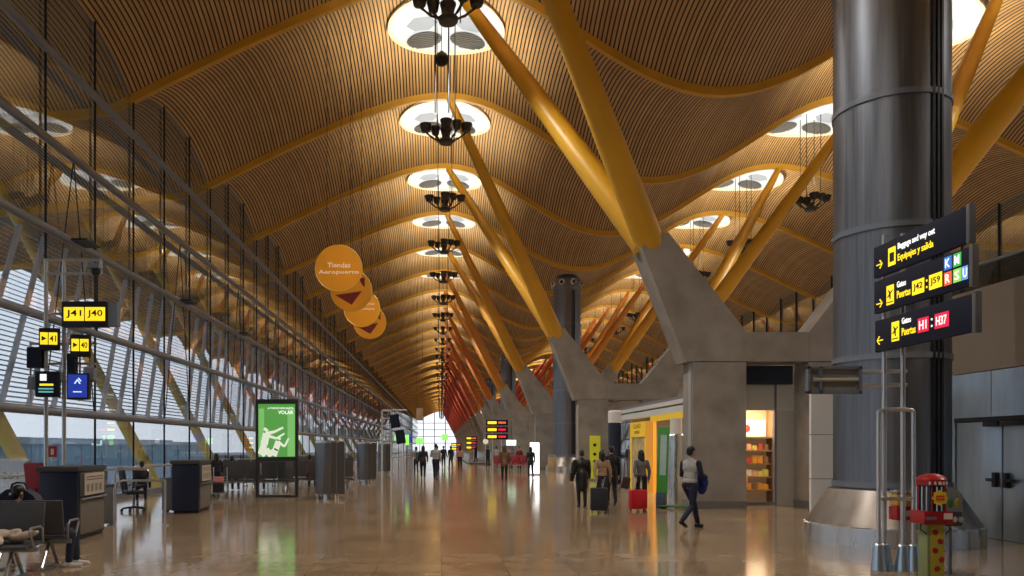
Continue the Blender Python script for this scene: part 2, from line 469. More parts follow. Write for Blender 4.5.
def strut_col(y):
    st = [(0, (.72, .40, .022)), (50, (.70, .36, .022)), (75, (.66, .24, .022)), (100, (.58, .14, .02)), (140, (.45, .06, .02)), (400, (.36, .03, .02))]
    for (a, ca), (b, cb) in zip(st, st[1:]):
        if y <= b:
            f = (y-a)/(b-a); return tuple(p+(q-p)*f for p, q in zip(ca, cb))
    return st[-1][1]
SM = {}
PY0 = 22.2
piers = [22.2+18*i for i in range(0, 19)]
for i, y in enumerate(piers):
    n = i
    lab = {0: 'largest concrete pier with slanting arm, behind the man in a grey vest', 1: 'concrete pier second along the row, beside the yellow shop and navy cylinder', 2: 'concrete pier third along the row, left of the slim far steel column'}.get(n, 'small distant concrete pier in the row down the hall')
    g = 'distant concrete piers' if n > 2 else None
    if i == 0: pr.location = (0, y, 0); pr['label'] = lab
    else: dup(pr, (0, y, 0), None, lab, g)
    near = {0: 'largest concrete pier', 1: 'second concrete pier', 2: 'third concrete pier'}.get(n)
    for s in (0, 1):
        for dy in (-1, 1):
            yb = round((y+dy*4.6)/9)*9
            bx = 5.80 if s == 0 else 2*CX-5.80; tx = .4 if s == 0 else 19.0
            if yb > K1*BAY: continue
            p0 = Vector((bx, y+dy*.12, 7.2)); p1 = Vector((tx, yb, zb(tx)-.2))
            key = round(y/18)
            if key not in SM: SM[key] = mat('strut_paint_%d' % key, strut_col(y), .4, noise=.05, nscale=.8)
            o = MB()
            q = p1-p0
            o.path([Vector((0, 0, 0)), q*.03, q*.25, q*.6, q*.9, q], [.39, .395, .365, .285, .20, .16], 18)
            o = o.obj('roof_strut', SM[key], None, 40, p0)
            if near and n < 2:
                lab = ('yellow strut leaning ' + ('left' if s == 0 else 'right') + ' from the ' + near + ', ' + ('nearer' if dy < 0 else 'farther') + ' of the two')
                tag(o, lab, 'strut', 'yellow roof struts on the near piers')
            elif n < 0:
                tag(o, 'yellow roof strut ' + ('of the pier outside the frame, ' + ('left' if s == 0 else 'right') + ' arm, ' + ('near' if dy < 0 else 'far') + ' side'), 'strut')
            else:
                colr = 'orange-yellow' if y < 80 else 'orange' if y < 115 else 'red'
                tag(o, colr + ' roof strut in the distant row leaning ' + ('towards the central ridge' if s == 0 else 'towards the right ridge'), 'strut', colr + ' distant struts ' + ('central' if s == 0 else 'right'))

# ------------------------------------------------------------------ floor, grounds, end walls
struct(MB().b2(XL-.1, XR, -18, 362, -.3, 0).obj('floor', STONE, None, 0))
struct(MB().b2(-400, XL-.4, -60, 500, -4.2, -4).obj('ground', mat('apron', (.20, .215, .23), .9, noise=.1, nscale=.05), None, 0))
struct(MB().b2(XR+.4, 200, -60, 500, -4.2, -4).obj('ground', MATS['apron'], None, 0))
struct(MB().b2(-400, 200, 363, 700, -4.2, -4).obj('ground', MATS['apron'], None, 0))
struct(MB().b2(-22, 41, -18.3, -18, 0, 19).obj('wall_light_block', mat('wall_brown', (.24, .19, .14), .7), None, 0))  # unseen wall added behind the camera to keep sky light out

def glass_wall(x, sgn, name, y0k, y1k, zmin=0.):
    w = sroot(name)
    m = MB(); T = 12
    cols = []
    for k in range(y0k, y1k):
        for j in range(T + (1 if k == y1k-1 else 0)):
            y = k*BAY+BAY*j/T; cols.append((m.bm.verts.new((x, y, zmin)), m.bm.verts.new((x, y, zs(x, j/T)+.0))))
    for a, b in zip(cols, cols[1:]): m.bm.faces.new((a[0], b[0], b[1], a[1]))
    m.obj('glazing', GLASS, w, 0)
    # metal edging along the scalloped head
    m = MB(); pts = []
    for k in range(y0k, min(y1k, 20)):
        for j in range(T): pts.append((x-sgn*.03, k*BAY+BAY*j/T, zs(x, j/T)-.06))
    m.path(pts, .05, 5).obj('head_trim', TUBE, w)
    return w
wl = glass_wall(XL-.1, 1, 'wall_left', K0, K1)
LEV = [2.60, 5.0, 7.30, 9.62, 11.95]
for z in LEV:
    MB().path([(XL+.22, -18, z), (XL+.22, 100, z), (XL+.22, 360, z)], .115, 12).obj('transom', TUBE, wl)
    m = MB()
MB().b2(XL-.15, XL+.02, -18, 360, 0, .18).obj('sill', TUBE, wl)
MB().path([(XL+.25, -18, 1.0), (XL+.25, 360, 1.0)], .03, 8).obj('hand_rail', POST, wl)
mull = None
for i in range(-2, 98):
    y = 3*i+0.
    tt = (y/BAY) % 1
    m = MB(); m.tube((XL-.03, y, 0), (XL-.03, y, zs(XL, tt)-.05), .035, seg=8)
    m.obj('mullion', DARKM, wl)
for i in range(3, 40):                       # tension rods
    y = 9*i-4.5
    MB().tube((XL+.2, y-.4, 9.6), (XL+.12, y+1.1, 2.6), .018, seg=5).obj('tension_rod', DARKM, wl)
    MB().tube((XL+.2, y-.4, 9.6), (XL+.12, y-1.9, 2.6), .018, seg=5).obj('tension_rod', DARKM, wl)
    MB().box((XL+.45, y-.4, 7.3), (.6, .9, .05)).obj('bracket', DARKM, wl)

wr = glass_wall(XR+.1, -1, 'wall_right', 0, K1, 9.0)
MB().b2(XR+.05, XR+.15, -18, 360, -4, 9.0).obj('lower_wall', BEIGE, wr, 0)
MB().path([(XR-.1, -18, 9.2), (XR-.1, 360, 9.2)], .12, 8).obj('transom', TUBE, wr)
for i in range(4, 60):
    y = 3.*i
    MB().b2(XR, XR+.1, y-.04, y+.04, 9, zs(XR, (y/BAY) % 1)-.05).obj('mullion', DARKM, wr, 0)

# far end glass
we = sroot('wall_end')
ye = 360
m = MB(); n = 80; cols = []
for i in range(n+1):
    x = XL+(XR-XL)*i/n; cols.append((m.bm.verts.new((x, ye, 0)), m.bm.verts.new((x, ye, zb(x)))))
for a, b in zip(cols, cols[1:]): m.bm.faces.new((a[0], b[0], b[1], a[1]))
m.obj('glazing', glass_material('end_glass', 1.3, (.97, .97, .97)), we, 0)
for i in range(8):
    x = XL+(XR-XL)*(i+.5)/8
    MB().b2(x-.15, x+.15, ye-.2, ye, 0, zb(x)).obj('mullion', TUBE, we)
for z in (3., 6., 9., 12.): MB().b2(XL, XR, ye-.2, ye, z-.12, z+.12).obj('transom', TUBE, we)
MB().b2(8.2, XR, ye-3, ye-2.5, 0, 9).obj('end_screen', GREYP, we)

# ------------------------------------------------------------------ outside
def louvre():
    t = thing('louvre_blind', 'l', 'louvre')
    sl = mat('louvre_blade', (.52, .60, .72), .5)
    m = MB()
    for i in range(37):
        z = 2.9+.137*i
        m.box((-11.6-.012*i, 4.5, z), (.092, 8.96, .022), (0, .4, 0))
    m.obj('blade_bank', sl, t)
    for i in range(5):
        y = 1.68+1.4*i
        m = MB(); m.tube((-11.5, y-1.6, 2.75), (-11.95, y+1.6, 7.95), .085, seg=8); m.obj('bracket', mat('louvre_bracket', (.74, .78, .84), .5), t)
    return t
lv = louvre()
for k in range(1, K1):
    loc = (0, k*BAY, 0)
    lab = 'horizontal-bladed white sun louvre outside the glass wall, ' + ('behind the gate signs' if k == 2 else 'second panel past the gate signs' if k == 3 else 'distant panel')
    if k == 1: lv.location = loc; lv['label'] = 'horizontal-bladed white sun louvre outside the glass wall, at the left picture edge'; lv['group'] = 'sun louvres outside the glass wall'
    elif k < 14: dup(lv, loc, None, lab, 'sun louvres outside the glass wall')
    else:
        o = bpy.data.objects.new('louvre_blind', lv.children[0].data); C.objects.link(o); o.location = loc; tag(o, lab, 'louvre', 'sun louvres outside the glass wall')
for k in range(1, 24):
    y = k*BAY+4.3
    p0 = Vector((-10.9, y, -.3)); p1 = Vector((-17.5, y-1.0, 13.0))
    o = MB(); q = p1-p0; o.path([Vector((0, 0, 0)), q*.1, q*.5, q], [.2, .23, .22, .17], 14); o = o.obj('outer_strut', OUTYEL, None, 40, p0)
    lab = {1: 'pale yellow leaning strut outside the glass, nearest the left edge', 2: 'pale yellow leaning strut outside the glass behind the front gate desk', 3: 'pale yellow leaning strut outside the glass, behind the second gate desk', 4: 'pale yellow leaning strut outside the glass, left of the green advert'}.get(k, 'distant leaning strut outside the glass wall')
    tag(o, lab, 'strut', 'outer struts along the glass wall' if k < 5 else 'distant outer struts')
# glazed boarding corridors over the apron
TEAL = mat('teal_glass', (.24, .44, .54), .3); TEALD = mat('blue_grey', (.30, .38, .46), .5)
def corridor(x, y0, y1, label):
    t = thing('boarding_corridor', label, 'boarding corridor', (x, (y0+y1)/2, 0))
    h = (y1-y0)/2
    MB().b2(-2, 2, -h, h, -1.6, -1.1).obj('floor_deck', HAZE, t)
    MB().b2(-1.95, 1.95, -h, h, -1.1, 1.9).obj('glass_side', TEAL, t)
    MB().b2(-2.1, 2.1, -h-.2, h+.2, 1.9, 2.4).obj('flat_roof', HAZE, t)
    n = int(h*2/6)
    for i in range(n):
        MB().b2(1.95, 2.05, -h+6*i-.1, -h+6*i+.1, -1.1, 1.9).obj('post', TEALD, t)
    for i in range(3): MB().b2(-.4, .4, -h*.7+h*.7*i-.4, -h*.7+h*.7*i+.4, -4, -1.6).obj('support_leg', TEALD, t)
    return t
corridor(-34, 40, 62, 'teal glazed boarding corridor outside the window beyond the desks')
corridor(-46, 68, 150, 'long teal glazed boarding corridor far outside, left of the green advert')
t = thing('service_building', 'pale low airport building on the hazy horizon outside', 'building', (-150, 260, -4))
MB().b2(-40, 40, -60, 60, 0, 7).obj('wall', HAZE, t); MB().b2(-42, 42, -62, 62, 7, 8).obj('roof', TEALD, t)
MB().b2(40, 40.2, -58, 58, 3, 5).obj('window', TEAL, t)
t = thing('stand_board', 'white stand number board reading 364 outside the left window', 'sign', (-10.95, 20.6, .82))
MB().b2(-.6, .3, 0, .04, -.3, .55).obj('board', WHITE, t); letters('364', .42, .18, mat('letter_grey', (.25, .27, .3), .5), t, (-.33, -.006, .02))
MB().tube((-.5, .02, -4.9), (-.5, .02, -.3), .04).obj('post', TUBE, t)
# ------------------------------------------------------------------ big steel columns
def steel_column(x, y, label, R=.94, top=13.1, group=None, seg=180):
    t = thing('steel_column', label, 'column', (x, y, 0), .3, group)
    MB().lathe([(R, .95), (R, top-.9)], seg, rib=.009, cap=False).obj('ribbed_shaft', STEEL, t)
    for z in (1.02, 3.25, 5.5, 7.75, 10.0, top-.95):
        MB().lathe([(R-.02, z-.05), (R+.025, z-.05), (R+.025, z+.05), (R-.02, z+.05)], 64, cap=False).obj('joint_ring', TUBE, t)
    MB().lathe([(1.42, .30), (1.03, .93), (R, .96)], 64, cap=False).obj('flared_base', STEELB, t)
    MB().lathe([(1.45, 0), (1.45, .30), (1.42, .32)], 64, cap=False).obj('kick_band', STEELL, t)
    MB().lathe([(R-.05, top-.9), (R+.02, top-.88), (R+.02, top-.3), (R-.3, top), (.1, top+.02)], 48).obj('head', STEEL, t)
    for i in range(8):
        a = 2*PI*i/8; c, s = math.cos(a), math.sin(a)
        n = MB().tube(((R)*c, (R)*s, top-.6), ((R+.14)*c, (R+.14)*s, top-.6), .22, .18, 14).obj('air_nozzle', STEELL, t)
        MB().tube(((R+.13)*c, (R+.13)*s, top-.6), ((R+.145)*c, (R+.145)*s, top-.6), .12, .12, 12).obj('nozzle_mouth', BLACK, n)
    # vertical service seams on the concourse side
    for da in (.0, .10, .2):
        a = -1.35+da-.3; MB().box(((R+.012)*math.cos(a), (R+.012)*math.sin(a), (top)/2), (.03, .05, top-2.3), (0, 0, a)).obj('seam', DARKM, t)
    return t
steel_column(8.15, 14.5, 'huge dark ribbed steel column with flared base behind the direction signs')
steel_column(8.65, 55, 'slim-looking far steel column with round nozzles near its head', top=13.4)
steel_column(8.3, 99, 'distant steel column beyond the third concrete pier')
steel_column(8.3, 135, 'farthest small steel column among the concrete piers')

# ------------------------------------------------------------------ right side walls, door, balcony
X2 = 10.1
wm = sroot('wall_mezzanine')
MB().b2(X2, X2+.3, 4, 17.6, 3.1, 4.66).obj('beige_fascia', BEIGE, wm, 0)
MB().b2(12.75, 12.95, 17.6, 350, 3.7, 4.66).obj('beige_fascia', BEIGE, wm, 0)
MB().b2(X2+.3, XR, 4, 17.6, 4.2, 4.6).obj('slab', BEIGE, wm, 0)
MB().b2(12.95, XR, 17.6, 350, 4.2, 4.6).obj('slab', BEIGE, wm, 0)
MB().b2(X2+.02, X2+.3, 15.75, 17.5, 0, 3.1).obj('side_panel', STEELD, wm, 0)
for i in range(6):
    y = 9.0+i*1.42
    MB().b2(X2-.012, X2+.2, y, y+1.40, 2.24, 3.08).obj('upper_panel', STEELD, wm, 0)
for y0, y1 in ((4, 12.7), ): MB().b2(X2+.02, X2+.3, y0, y1, 0, 2.24).obj('lower_panel', STEELD, wm, 0)
MB().b2(13.0, 13.2, 17.5, 350, 0, 4.2).obj('back_wall', mat('dark_wall', (.12, .11, .10), .7), wm, 0)  # plain dark wall behind the shop row
d = sroot('door_1')
MB().b2(X2+.0, X2+.2, 12.7, 15.75, 2.16, 2.24).obj('door_frame', DARKM, d)
for i, (y0, y1) in enumerate(((13.12, 14.40), (14.44, 15.70))):
    lf = MB().b2(X2+.02, X2+.09, y0, y1, .01, 2.15, .008).obj('door_leaf', STEELD, d)
    hy = y1-.12 if i == 0 else y0+.12
    MB().b2(X2-.05, X2+.02, hy-.05, hy+.05, .95, 1.22, .01).obj('handle', BLACK, lf)
    MB().b2(X2-.05, X2+.02, hy-.22 if i == 0 else hy-.02, hy+.02 if i == 0 else hy+.22, 1.05, 1.11, .01).obj('push_bar', BLACK, lf)
    MB().b2(X2-.06, X2+.02, y1-.75 if i == 0 else y0, y1 if i == 0 else y0+.4, 2.06, 2.15, .01).obj('door_closer', BLACK, lf)
wp = sroot('wall_panel_return')
for i in range(3):
    MB().b2(8.1, X2, 17.5, 17.6, .02+i*.97, .97+i*.97).obj('white_panel', WHITE, wp)
t = thing('balcony_railing', 'glass balcony railing with grey top rail above the beige wall', 'railing', (X2+.25, 0, 4.66))
MB().b2(-.01, .01, 4, 17.5, 0, .5).obj('glass_panel', SMOKE, t); MB().path([(0, 4, .52), (0, 10, .52), (0, 17.5, .52)], .035, 8).obj('top_rail', TUBE, t)
for i in range(5): MB().b2(-.02, .02, 5+3*i-.02, 5+3*i+.02, 0, .5).obj('post', TUBE, t)

# ------------------------------------------------------------------ shop
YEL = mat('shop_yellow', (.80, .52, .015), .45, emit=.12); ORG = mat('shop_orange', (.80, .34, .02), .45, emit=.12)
sx0 = 7.6
sh = thing('shop_unit', 'shop with grey fascia and yellow portal behind the largest pier', 'shop', (sx0, 23.3, 0))
MB().b2(0, .25, 0, 10.5, 2.78, 3.2).obj('grey_fascia', GREYP if 0 else mat('fascia_grey', (.62, .64, .62), .5), sh)
MB().b2(-.04, .05, .0, 5.6, 2.58, 2.78).obj('yellow_lintel', YEL, sh)
MB().b2(-.04, .1, 6.3, 8.7, 2.05, 2.62).obj('name_panel', YEL, sh)
letters('LLAO', 1.1, .17, mat('letter_brown', (.25, .12, .01), .5), sh, (-.046, 8.1, 2.38), (PI/2, 0, -PI/2))
letters('OPEN', .8, .13, MATS['letter_brown'], sh, (-.046, 8.0, 2.16), (PI/2, 0, -PI/2))
MB().b2(-.02, .1, 5.3, 6.3, 0, 2.62).obj('orange_pilaster', ORG, sh)
MB().b2(-.02, .1, 8.55, 8.75, 0, 2.05).obj('yellow_post', YEL, sh)
MB().b2(-.02, .1, 6.3, 6.5, 0, 2.05).obj('yellow_post', YEL, sh)
MB().b2(.0, .04, 6.5, 8.55, 0, 2.05).obj('window_poster', mat('poster_warm', (.55, .42, .18), .5, noise=.6, nscale=2.2), sh)
MB().b2(.0, .03, 8.75, 10.5, 0, 2.78).obj('glass_pane', PANE, sh)
MB().b2(.3, 5, 10.4, 10.5, 0, 3.2).obj('end_wall', GREYP, sh)
MB().b2(.0, 5., .3, 10.5, 3.2, 3.3).obj('shop_roof', GREYP, sh)
MB().b2(.0, 5., .3, 10.5, 3.0, 3.05).obj('shop_ceiling', mat('ceiling_warm', (.75, .6, .42), .6), sh)
MB().b2(4.4, 4.5, 1.4, 10.4, 0, 3.0).obj('back_wall', mat('shop_back', (.60, .42, .22), .6, noise=.3, nscale=1.5), sh)
# glazed end of the shop between the piers
ge = thing('shop_window_end', 'tall narrow glazed shop end between the two pier legs', 'shop window', (8.3, 22.9, 0))
MB().b2(0, 1.24, -.01, .01, .1, 2.72).obj('glass_pane', PANE, ge)
MB().b2(1.26, 2.3, -.06, .06, 0, 2.72).obj('grey_panel', mat('end_panel', (.48, .46, .43), .5), ge)
MB().b2(0, 2.3, -.06, .06, 2.72, 3.45).obj('header_panel', mat('header_grey', (.72, .76, .72), .3), ge)
MB().b2(.02, 1.68, -.22, .3, 3.45, 3.98).obj('navy_soffit', mat('soffit_navy', (.05, .075, .14), .4), ge)
MB().b2(1.22, 1.28, -.07, .07, 0, 3.45).obj('frame_post', TUBE, ge)
MB().b2(0, 1.22, -.04, .04, 0, .1).obj('sill', TUBE, ge)
# shelving with goods inside; faint emission on goods and back imitates shop light
SHC = [mat('goods_%d' % i, c, .5, emit=.12) for i, c in enumerate(((.75, .32, .05), (.7, .55, .1), (.55, .08, .05), (.8, .7, .5), (.25, .12, .05), (.8, .42, .2)))]
cab = thing('display_shelf', 'lit wooden display shelf inside the glazed shop end', 'shelf', (9.25, 24.7, 0))
for z in (.35, .75, 1.15, 1.55, 1.95): MB().b2(-.95, .9, -.25, .25, z-.02, z+.02).obj('shelf_board', mat('shelf_wood', (.30, .16, .07), .5), cab)
MB().b2(-.95, .9, .25, .3, 0, 2.9).obj('back_panel', mat('shelf_back', (.55, .38, .2), .5, emit=.06), cab)
for x in (-.97, .92): MB().b2(x-.02, x+.02, -.25, .3, 0, 2.9).obj('side_panel', MATS['shelf_wood'], cab)
MB().b2(-.9, .85, .19, .24, 2.0, 2.5).obj('lit_sign_panel', mat('cream_lit', (.9, .8, .6), .5, emit=.42), cab)
for i in range(3): MB().disc((-.65+.45*i, .18, 2.25), .12, 'y', 18, .02).obj('emblem', mat('emblem_red', (.5, .05, .03), .5), cab)
goods = None
for r, z in enumerate((.37, .77, 1.17, 1.57)):
    for i in range(10):
        x = 9.25-.85+.175*i; h = random.uniform(.14, .26)
        o = MB().box((0, 0, h/2), (.13, .2, h), None, .012).obj('goods_box', SHC[(i*2+r+random.randint(0, 2)) % 6], None, 35, (x, 24.62, z))
        tag(o, 'colourful packet on the lit shelf seen through the glazed shop end', 'packet', 'packets on the shop shelf')
t = thing('shop_trolley_display', 'small orange display bin just inside the glazed shop end', 'display bin', (8.85, 23.9, 0))
MB().lathe([(.16, 0), (.18, .4), (.28, .5), (.3, .85), (.26, .85)], 16).obj('bin', mat('bin_orange', (.75, .22, .06), .5, emit=.15), t)
for i in range(6): MB().ell((.14*math.cos(i), .14*math.sin(i), .88), (.09, .09, .09)).obj('wrapped_ball', SHC[i % 6], t)
def area(loc, sx, sy, w, col, rot=(0, 0, 0)):
    l = bpy.data.lights.new('shop_light', 'AREA'); l.shape = 'RECTANGLE'; l.size = sx; l.size_y = sy; l.energy = w; l.color = col
    o = bpy.data.objects.new('shop_light', l); C.objects.link(o); o.location = loc; o.rotation_euler = rot; return o
area((9.2, 24.2, 2.95), 1.6, .8, 60, (1, .82, .6))
area((9.4, 28.5, 2.95), 2.5, 6, 160, (1, .82, .58))
t = thing('green_banner', 'tall green leaning banner stand at the yellow shop entrance', 'banner', (6.05, 21.9, 0), -.5)
MB().box((.02, 0, 1.27), (.30, .05, 1.9), (0, .03, 0), .02).obj('green_panel', mat('banner_green', (.06, .28, .04), .5, emit=.05), t)
MB().box((.04, -.03, 1.45), (.17, .01, 1.1), (0, .03, 0)).obj('pale_print', mat('print_pale', (.45, .62, .6), .5), t)
MB().box((-.02, -.0, .22), (.28, .12, .44), None, .02).obj('blue_foot', mat('foot_blue', (.06, .10, .16), .5), t)
MB().box((.3, .05, .06), (.8, .4, .05), None, .02).obj('base_plate', mat('base_green', (.06, .18, .05), .5), t)
def floor_cyl(x, y, r, h, label, cat='cylinder', group=None, m=STEELL):
    t = thing('air_cylinder', label, cat, (x, y, 0), 0, group)
    MB().lathe([(r*.55, 0), (r*.55, .14), (r*.6, .15)], 24).obj('foot', STEELL, t)
    MB().lathe([(r*.98, .15), (r, .17), (r, h-.05)], 64, rib=.012).obj('ribbed_drum', m, t)
    MB().lathe([(r*1.01, h-.06), (r*1.01, h), (r*.9, h+.02), (.05, h+.02)], 32).obj('lid', STEELL, t)
    MB().box((r*.62, -r*.72, h*.5+.08), (r*.9, .05, h-.2), (0, 0, .55)).obj('flat_door', CHAR, t)
    for i in range(3):
        a = 2*PI*i/3-.8; MB().tube((r*.8*math.cos(a), r*.8*math.sin(a), 0), (r*.8*math.cos(a), r*.8*math.sin(a), .16), .05, seg=10).obj('leg', POST, t)
    return t
t = thing('steel_cylinder', 'pale steel cylinder standing in the yellow shop doorway', 'cylinder', (6.86, 23.35, 0))
MB().lathe([(.24, .0), (.24, 2.0), (.2, 2.05)], 40, rib=.006).obj('drum', STEELL, t)
MB().lathe([(.17, 2.05), (.17, 2.5), (.02, 2.52)], 24).obj('cap', WHITE, t)
t = thing('navy_cylinder', 'tall navy cylinder with white cap beside the second pier', 'cylinder', (7.95, 36.3, 0))
MB().lathe([(.36, 0), (.36, 2.75)], 32).obj('drum', NAVY, t); MB().lathe([(.37, 2.75), (.37, 3.25), (.3, 3.3), (.02, 3.3)], 32).obj('cap', WHITE, t)
t = thing('yellow_totem', 'yellow upright notice in front of the second concrete pier', 'sign', (7.55, 39.2, 0))
MB().box((0, 0, 1.15), (.52, .06, 2.1), None, .01).obj('panel', mat('totem_yellow', (.55, .55, .03), .5, emit=.1), t)
MB().box((0, 0, .04), (.6, .4, .08), None, .02).obj('base', TUBE, t)
for z in (1.75, 1.3, .95): MB().disc((-.02, -.035, z), .08, 'y', 16, .01).obj('dark_mark', LETK, t)

# ------------------------------------------------------------------ direction sign on the right
t = thing('direction_sign', 'tall post of three dark direction boards, gates and baggage, by the steel column', 'sign', (6.0, 10.05, 0))
RS = (PI/2, 0, -PI/2)
for x, y in ((.10, .96), (.31, .88)):
    pl = MB().tube((x, y, .18), (x, y, 4.6), .032, seg=12).obj('pole', POST, t)
    MB().lathe([(.11, 0), (.105, .05), (.06, .34), (.04, .36)], 16, (x, y, 0)).obj('pole_foot', STEELD, pl)
for x, y in ((-.0, .92), (.43, .84)):
    pl = MB().tube((x, y, .18), (x, y, 2.18), .028, seg=12).obj('short_pole', POST, t)
    MB().lathe([(.10, 0), (.095, .05), (.06, .34), (.04, .36)], 16, (x, y, 0)).obj('pole_foot', STEELD, pl)
MB().path([(.0, .92, 2.18), (.1, .90, 2.2), (.31, .84, 2.2), (.43, .84, 2.18)], .028, 8).obj('hoop', POST, t)
MB().path([(.0, .92, .98), (.43, .84, .98)], .028, 8).obj('crossbar', POST, t)
def board(z0, z1, y0, y1):
    b = MB().b2(-.05, .01, y0, y1, z0, z1, .008).obj('board', SIGNK, t)
    MB().b2(-.055, .02, y0-.06, y0, z0-.015, z1+.015, .006).obj('end_cap', mat('cap_grey', (.12, .12, .12), .5), b)
    return b
def arrow(b, yc, zc, s, right=True):
    q = 1 if right else -1
    m = MB()
    m.prism([(yc+q*.5*s*1.6, zc+.09*s), (yc+q*.5*s*1.6, zc-.09*s), (yc-q*.5*s, zc-.09*s), (yc-q*.5*s, zc+.09*s)], -.054, -.058, 'x')
    for g in (1, -1):
        m.prism([(yc-q*.95*s, zc), (yc-q*.7*s, zc), (yc-q*.05*s, zc+g*.6*s), (yc-q*.25*s, zc+g*.7*s)], -.054, -.0585, 'x')
    m.obj('arrow', SIGNY, b, 0)
def sq(b, yl, zc, w, h, m, x=-.055):
    return MB().b2(x-.004, x, yl-w, yl, zc-h/2, zc+h/2).obj('symbol_square', m, b, 0)
def plane(b, yl, zc, w):
    sq(b, yl, zc, w, w*1.5, SIGNY)
    c = yl-w/2; m = MB()
    m.prism([(c+.38*w, zc-.1*w), (c-.38*w, zc+.38*w), (c-.40*w, zc+.28*w), (c+.30*w, zc-.2*w)], -.06, -.062, 'x')
    m.prism([(c+.1*w, zc+.08*w), (c+.25*w, zc+.4*w), (c+.15*w, zc+.4*w), (c-.12*w, zc+.16*w)], -.06, -.062, 'x')
    m.prism([(c-.1*w, zc+.14*w), (c-.1*w, zc-.35*w), (c, zc-.38*w), (c+.12*w, zc-.0*w)], -.06, -.062, 'x')
    m.b2(-.062, -.06, c-.4*w, c+.4*w, zc-.6*w, zc-.52*w)
    m.obj('plane_symbol', LETK, b, 0)
# board 1
b = board(4.0, 4.42, -.99, .95)
arrow(b, .80, 4.16, .085)
sq(b, .58, 4.20, .17, .24, SIGNY)
MB().b2(-.063, -.06, .44, .54, 4.13, 4.25).obj('case_symbol', LETK, b, 0)
letters('Baggage and way out', .78, .105, SIGNW, b, (-.056, .36, 4.235), RS)
letters('Equipajes y salida', .75, .115, SIGNY, b, (-.056, .36, 4.08), RS)
b = board(3.51, 3.95, -1.04, .94)
arrow(b, .80, 3.63, .085)
plane(b, .62, 3.70, .17)
letters('Gates', .20, .08, SIGNW, b, (-.056, .38, 3.76), RS)
letters('Puertas', .30, .10, SIGNY, b, (-.056, .38, 3.62), RS)
for yl, s in ((.04, 'J42'), (-.31, 'J59')):
    sq(b, yl, 3.685, .25, .18, SIGNY); letters(s, .19, .10, LETK, b, (-.0605, yl-.03, 3.635), RS)
for dz in (.04, -.04): MB().disc((-.056, -.26, 3.685+dz), .014, 'x', 10, .006).obj('colon', SIGNY, b)
for yl, zc, s, m_ in ((-.60, 3.845, 'K', LB), (-.77, 3.845, 'M', LG), (-.60, 3.665, 'R', LR), (-.77, 3.665, 'S', LG2), (-.94+.0, 3.665, 'U', LB2)):
    yl += .02 if s == 'U' else 0
    sq(b, yl, zc, .14, .155, m_) if s != 'U' else sq(b, yl, zc, .105, .155, m_)
    letters(s, .085 if s != 'U' else .07, .105, SIGNW, b, (-.0605, yl-.025, zc-.052), RS)
b = board(2.98, 3.41, -1.09, .92)
arrow(b, .78, 3.13, .085, False)
plane(b, .50, 3.20, .17)
letters('Gates', .20, .08, SIGNW, b, (-.056, .27, 3.27), RS)
letters('Puertas', .30, .10, SIGNY, b, (-.056, .27, 3.12), RS)
for yl, s, w in ((-.08, 'H1', .22), (-.42, 'H37', .27)):
    sq(b, yl, 3.195, w, .18, LCR); letters(s, w-.07, .11, SIGNW, b, (-.0605, yl-.03, 3.14), RS)
for dz in (.04, -.04): MB().disc((-.056, -.36, 3.195+dz), .014, 'x', 10, .006).obj('colon', SIGNW, b)
# blank bracket box on two arms, pointing into the hall
for z in (4.2, 3.72, 3.2):
    MB().box((.05, .9, z), (.14, .06, .05)).obj('board_bracket', TUBE, t)
t2 = thing('bracket_frame', 'empty grey steel frame on two horizontal arms beside the direction boards', 'frame', (6.08, 11.12, 0))
for z in (2.54, 2.73): MB().tube((-.27, 0, z), (.34, -.1, z), .026, seg=10).obj('arm', POST, t2)
MB().b2(-.98, -.27, .0, .02, 2.43, 2.80).obj('back_plate', mat('plate_grey', (.24, .23, .21), .5), t2)
for z in (2.44, 2.79): MB().b2(-1.0, -.25, -.05, .03, z-.02, z+.02).obj('frame_bar', TUBE, t2)
for x in (-.98, -.82, -.27): MB().b2(x-.02, x+.02, -.05, .03, 2.43, 2.80).obj('frame_upright', TUBE, t2)
MB().tube((-.93, -.03, 2.62), (-.3, -.03, 2.62), .028, seg=8).obj('lamp_tube', POST, t2)

# candy vending machines
RED = mat('vend_red', (.36, .010, .012), .35)
t = thing('candy_machine', 'red and yellow sweet vending pedestal with domed glass cylinder', 'vending machine', (6.1, 9.95, 0))
t.scale = (.78, .78, .75)
MB().b2(-.09, .13, -.13, .13, 0, .98, .02).obj('yellow_pedestal', mat('vend_yellow', (.46, .38, .04), .5), t)
MB().b2(-.14, -.09, -.12, .12, 0, .98, .01).obj('green_edge', mat('vend_olive', (.25, .30, .12), .5), t)
for i, (x, z) in enumerate(((.0, .85), (.08, .7), (.0, .55), (.1, .4), (.03, .25))): MB().ell((x-.02, -.135, z), (.05, .006, .045), (0, .6*i, 0)).obj('red_print', RED, t)
MB().b2(-.235, .225, -.2, .2, .98, 1.2, .03).obj('coin_body', RED, t)
MB().b2(-.21, -.05, -.215, -.2, 1.06, 1.11).obj('coin_slot_plate', TUBE, t)
MB().b2(.07, .2, -.215, -.2, 1.07, 1.17).obj('price_sticker', mat('sticker_white', (.7, .55, .5), .5), t)
MB().lathe([(.2, 1.2), (.2, 1.66)], 32).obj('sweet_cylinder', mat('vend_dark', (.02, .02, .03), .15), t)
for i in range(18):
    a = 2*PI*i/18; MB().tube((.205*math.cos(a), .205*math.sin(a), 1.2), (.205*math.cos(a), .205*math.sin(a), 1.6), .012, seg=6).obj('sweet_stick', POST if i % 3 else RED, t)
MB().lathe([(.215, 1.62), (.22, 1.72), (.16, 1.78), (.06, 1.81), (.01, 1.81)], 32).obj('red_dome', RED, t)
